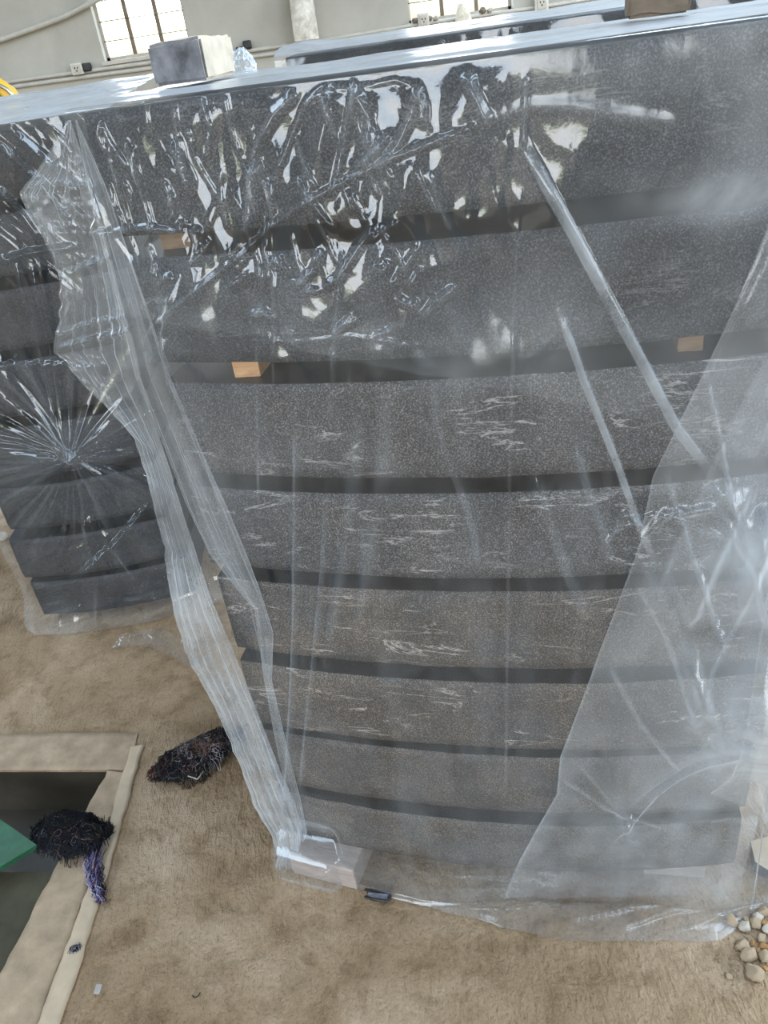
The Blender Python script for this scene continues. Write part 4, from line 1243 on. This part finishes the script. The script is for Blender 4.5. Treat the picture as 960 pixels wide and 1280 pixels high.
# violet tail of the same bundle
tail = bmesh.new(); rs = np.random.RandomState(4)
s3 = np.array(sp3)
for mname, cnt, nm in (('yarn_violet', 130, 'violet_tail'), ('yarn_white', 45, 'white_tail'), ('yarn_red', 20, 'red_tail'), ('yarn_navy', 110, 'navy_tail')):
    bm = bmesh.new()
    for _ in range(cnt):
        k = 14; o1 = rs.normal(0, 0.009); ph = rs.uniform(0, 6); t0 = rs.uniform(0, 0.45); t1 = rs.uniform(0.6, 1.0)
        pts = []
        zb = rs.uniform(0.006, 0.034)
        for q in range(k):
            t = t0 + (t1 - t0) * q / (k - 1)
            c = np.array([np.interp(t, np.linspace(0, 1, len(s3)), s3[:, j]) for j in (0, 1)])
            wv = 0.004 * math.sin(ph + q * 1.3) + rs.normal(0, 0.0015)
            pts.append((c[0] + (o1 * (1 - 0.55 * t) + wv) - w2_.location.x, c[1] + 0.3 * wv - w2_.location.y, max(0.009, zb * (1 - 0.5 * t) + 0.003 * math.sin(q + ph) + 0.004)))
        tube_mesh(bm, pts, 0.0009, 3, 0, False)
    bm_obj(nm, bm, MAT[mname], w2_)

# black end of a strap under the film
p = at_z((478, 1126), 0.0)
st = tag(empty('strap', (p[0], p[1], 0)), 'black folded strap end sticking out from under the film near the timber block', 'strap')
bm = bmesh.new()
tube_mesh(bm, [(-0.045, 0.005, 0.008), (-0.02, -0.006, 0.010), (0.012, -0.010, 0.011), (0.022, 0.0, 0.012), (0.02, 0.022, 0.012), (-0.05, 0.03, 0.010)], 0.004, 8)
bm_obj('band', bm, MAT['black'], st)
bm = bmesh.new(); bm_box(bm, (-0.012, 0.010, 0.006), (0.055, 0.022, 0.010), None, 0.003); bm_obj('buckle', bm, MAT['conc_d'], st)
st.rotation_euler = (0, 0, -0.25); st.scale = (0.85, 0.6, 0.8)

# concrete plate at the right edge
q = [at_z(p, 0.03) for p in ((938, 1052), (944, 1078), (975, 1098), (1075, 1110), (1060, 1020))]
bm = bmesh.new()
t_ = [bm.verts.new((v[0], v[1], 0.032)) for v in q]; b2_ = [bm.verts.new((v[0], v[1], 0.0005)) for v in q]
bm.faces.new(t_).material_index = 0; bm.faces.new(list(reversed(b2_)))
for k in range(5): bm.faces.new((t_[k], t_[(k + 1) % 5], b2_[(k + 1) % 5], b2_[k])).material_index = 1
bmesh.ops.recalc_face_normals(bm, faces=bm.faces)
tag(bm_obj('stone_plate', bm, [MAT['screed'], MAT['black']]), 'pale flat stone plate with a dark edge lying right of the near stack', 'stone plate')

# pebbles at the lower right
def pebble_mesh(seed, sub=3):
    bm = bmesh.new(); bmesh.ops.create_icosphere(bm, subdivisions=sub, radius=1.0)
    rs = np.random.RandomState(seed)
    planes = [(Vector(rs.normal(0, 1, 3)).normalized(), rs.uniform(0.55, 0.85)) for _ in range(9)]
    for v in bm.verts:
        for n, d in planes:
            e = v.co.dot(n) - d
            if e > 0: v.co -= n * e * 0.9
        v.co *= 1 + 0.34 * (float(vnoise(v.co.x * 4 + v.co.z * 3, v.co.y * 4, seed)) - 0.5)
    me = bpy.data.meshes.new('pebble'); bm.to_mesh(me); bm.free()
    me.polygons.foreach_set('use_smooth', [True] * len(me.polygons)); return me


peb = [((914, 1152), 9, 6, 'a', 'longish pale pebble nearest the film corner'), ((930, 1161), 8, 5, 'b', 'oval whitish pebble left in the pebble heap'), ((944, 1156), 8, 6, 'a', 'buff pebble right of the oval whitish one'),
       ((946, 1149), 7, 5, 'b', 'small white pebble behind the buff one'), ((953, 1142), 8, 6, 'a', 'tan pebble at the back of the pebble heap'), ((957, 1158), 6, 5, 'c', 'reddish pebble at the right edge'),
       ((959, 1163), 7, 4, 'b', 'white flat pebble at the right edge'), ((929, 1184), 9, 8, 'a', 'large buff lump in the middle of the pebble heap'), ((936, 1197), 10, 8, 'a', 'longest buff lump below the middle of the pebble heap'),
       ((943, 1219), 12, 10, 'a', 'biggest grey-buff lump at the bottom of the pebble heap'), ((952, 1174), 6, 5, 'a', 'tan pebble right of the large buff lump'), ((955, 1199), 9, 7, 'a', 'rounded pink-tan lump at the right edge'),
       ((957, 1186), 7, 6, 'c', 'ochre pebble at the right edge above the pink-tan lump'), ((910, 1221), 5, 4, 'a', 'lone small pebble left of the biggest lump'), ((940, 1180), 4, 3, 'c', 'tiny ochre pebble among the buff lumps'),
       ((948, 1190), 4, 4, 'c', 'tiny ochre pebble left of the ochre edge pebble'), ((864, 1160), 5, 4, 'a', 'small pebble by the lower edge of the film'), ((956, 1211), 4, 4, 'c', 'tiny ochre pebble right of the biggest lump'), ((922, 1143), 4, 3, 'a', 'tiny pebble above the longish pale one'), ((933, 1152), 5, 4, 'a', 'small brown pebble above the oval whitish one')]
for k, (px, w, hgt, mt, lab) in enumerate(peb):
    p = at_z(px, 0.0); sc_ = 1.0 / FPX * np.linalg.norm(p - EYE)
    o = link('pebble', pebble_mesh(k + 30), MAT['stone_' + mt], None, (p[0], p[1], w * sc_ * 0.42), (0, 0, random.uniform(0, 6)))
    o.scale = (w * sc_ * 0.95, w * sc_ * 0.72, w * sc_ * 0.6)
    tag(o, lab, 'pebble', 'pebbles at the lower right corner')
# other small debris
p = at_z((123, 1237), 0.01); bm = bmesh.new(); bm_box(bm, (0, 0, 0), (0.013, 0.018, 0.005), None, 0.001)
tag(bm_obj('tile_chip', bm, MAT['chip'], None, (p[0], p[1], 0.012), (0, 0, -0.1)), 'small square grey tile chip on the pale screed strip', 'tile chip')
p = at_z((3, 675), 0.0)
o = link('stone_chip', pebble_mesh(77), MAT['stone_b'], None, (p[0] - 0.005, p[1], 0.016)); o.scale = (0.035, 0.025, 0.02)
tag(o, 'white stone chip on the floor at the left edge beside the left stack', 'stone chip')
p = at_z((95, 1187), 0.006)
yarn('thread_tuft', dense([(p[0] - 0.012, p[1] - 0.006), (p[0] + 0.012, p[1] + 0.008)], 6), 0.010, 0.010, [('yarn_navy', 26, (0, 1), 1.2, 0.0006, 'navy_threads'), ('yarn_white', 16, (0, 1), 1.2, 0.0006, 'white_threads')], 'tiny grey thread tuft on the kerb below the black bundle', 21)
p = at_z((246, 1246), 0.0)
tag(tube('thread_scrap', [(p[0] - 0.008, p[1] + 0.002, 0.003), (p[0] - 0.003, p[1] - 0.003, 0.003), (p[0] + 0.004, p[1] - 0.001, 0.004), (p[0] + 0.007, p[1] + 0.006, 0.003)], 0.0012, MAT['yarn_coal'], None, 6), 'short curled dark thread scrap on the bare floor at the bottom', 'thread scrap')
# grit that nobody could count
bm = bmesh.new(); rs = np.random.RandomState(3)
for k in range(1000):
    u = rs.rand()
    if u < 0.55: px = (rs.uniform(130, 960), rs.uniform(1125, 1290))
    elif u < 0.75: px = (rs.normal(940, 26), rs.normal(1185, 30))
    elif u < 0.9: px = (rs.uniform(60, 330), rs.uniform(840, 1290))
    else: px = (rs.normal(770, 60), rs.normal(1205, 25))
    p = at_z(px, 0.0)
    if p[1] > float(front_y(np.clip(p[0], XL, XR))) - 0.02 and p[0] > -0.33 or p[0] < -0.86: continue
    s = rs.uniform(0.0005, 0.0018) * (1.6 if 0.55 <= u < 0.75 else 1)
    r_ = bmesh.ops.create_icosphere(bm, subdivisions=1, radius=s)
    for v in r_['verts']:
        v.co = Vector((v.co.x * rs.uniform(.8, 1.3), v.co.y * rs.uniform(.8, 1.3), v.co.z * 0.8)) + Vector((p[0], p[1], s * 0.5 + 0.001))
MAT['grit'] = simple('grit_crumbs', (0.30, 0.215, 0.135), 0.95, var=0.3, nscale=80)
tag(bm_obj('grit', bm, MAT['grit']), 'fine grit and crumbs scattered over the concrete floor', 'grit', None, 'stuff')

# ------------------------------------------------------------------ daylight
w = bpy.data.worlds.new('World'); sc.world = w; w.use_nodes = True
nt = w.node_tree; nt.nodes.clear()
out = nt.nodes.new('ShaderNodeOutputWorld'); bg = nt.nodes.new('ShaderNodeBackground')
tc = nt.nodes.new('ShaderNodeTexCoord'); sx = nt.nodes.new('ShaderNodeSeparateXYZ'); nt.links.new(tc.outputs['Generated'], sx.inputs[0])
n1 = noise(nt, tc.outputs['Generated'], 14, 5, 0.65)
zz = math_(nt, 'ADD', sx.outputs['Z'], math_(nt, 'MULTIPLY', math_(nt, 'SUBTRACT', n1, 0.5), 0.16))
col = ramp(nt, zz, [(0.0, (0.11, 0.10, 0.085)), (0.01, (0.13, 0.15, 0.09)), (0.045, (0.40, 0.46, 0.30)), (0.075, (1.0, 1.0, 1.0)), (0.35, (0.68, 0.84, 1.0)), (1.0, (0.60, 0.79, 1.0))])
nt.links.new(col, bg.inputs[0]); bg.inputs[1].default_value = 6.5
nt.links.new(bg.outputs[0], out.inputs[0])

sc.view_settings.view_transform = 'Standard'
sc.view_settings.look = 'None'
sc.view_settings.exposure = 0.62
sc.view_settings.gamma = 1.0
sc.view_settings.use_curve_mapping = False
sc.cycles.max_bounces = 8
sc.cycles.diffuse_bounces = 3
sc.cycles.glossy_bounces = 3
sc.cycles.transparent_max_bounces = 24
sc.cycles.sample_clamp_indirect = 8.0
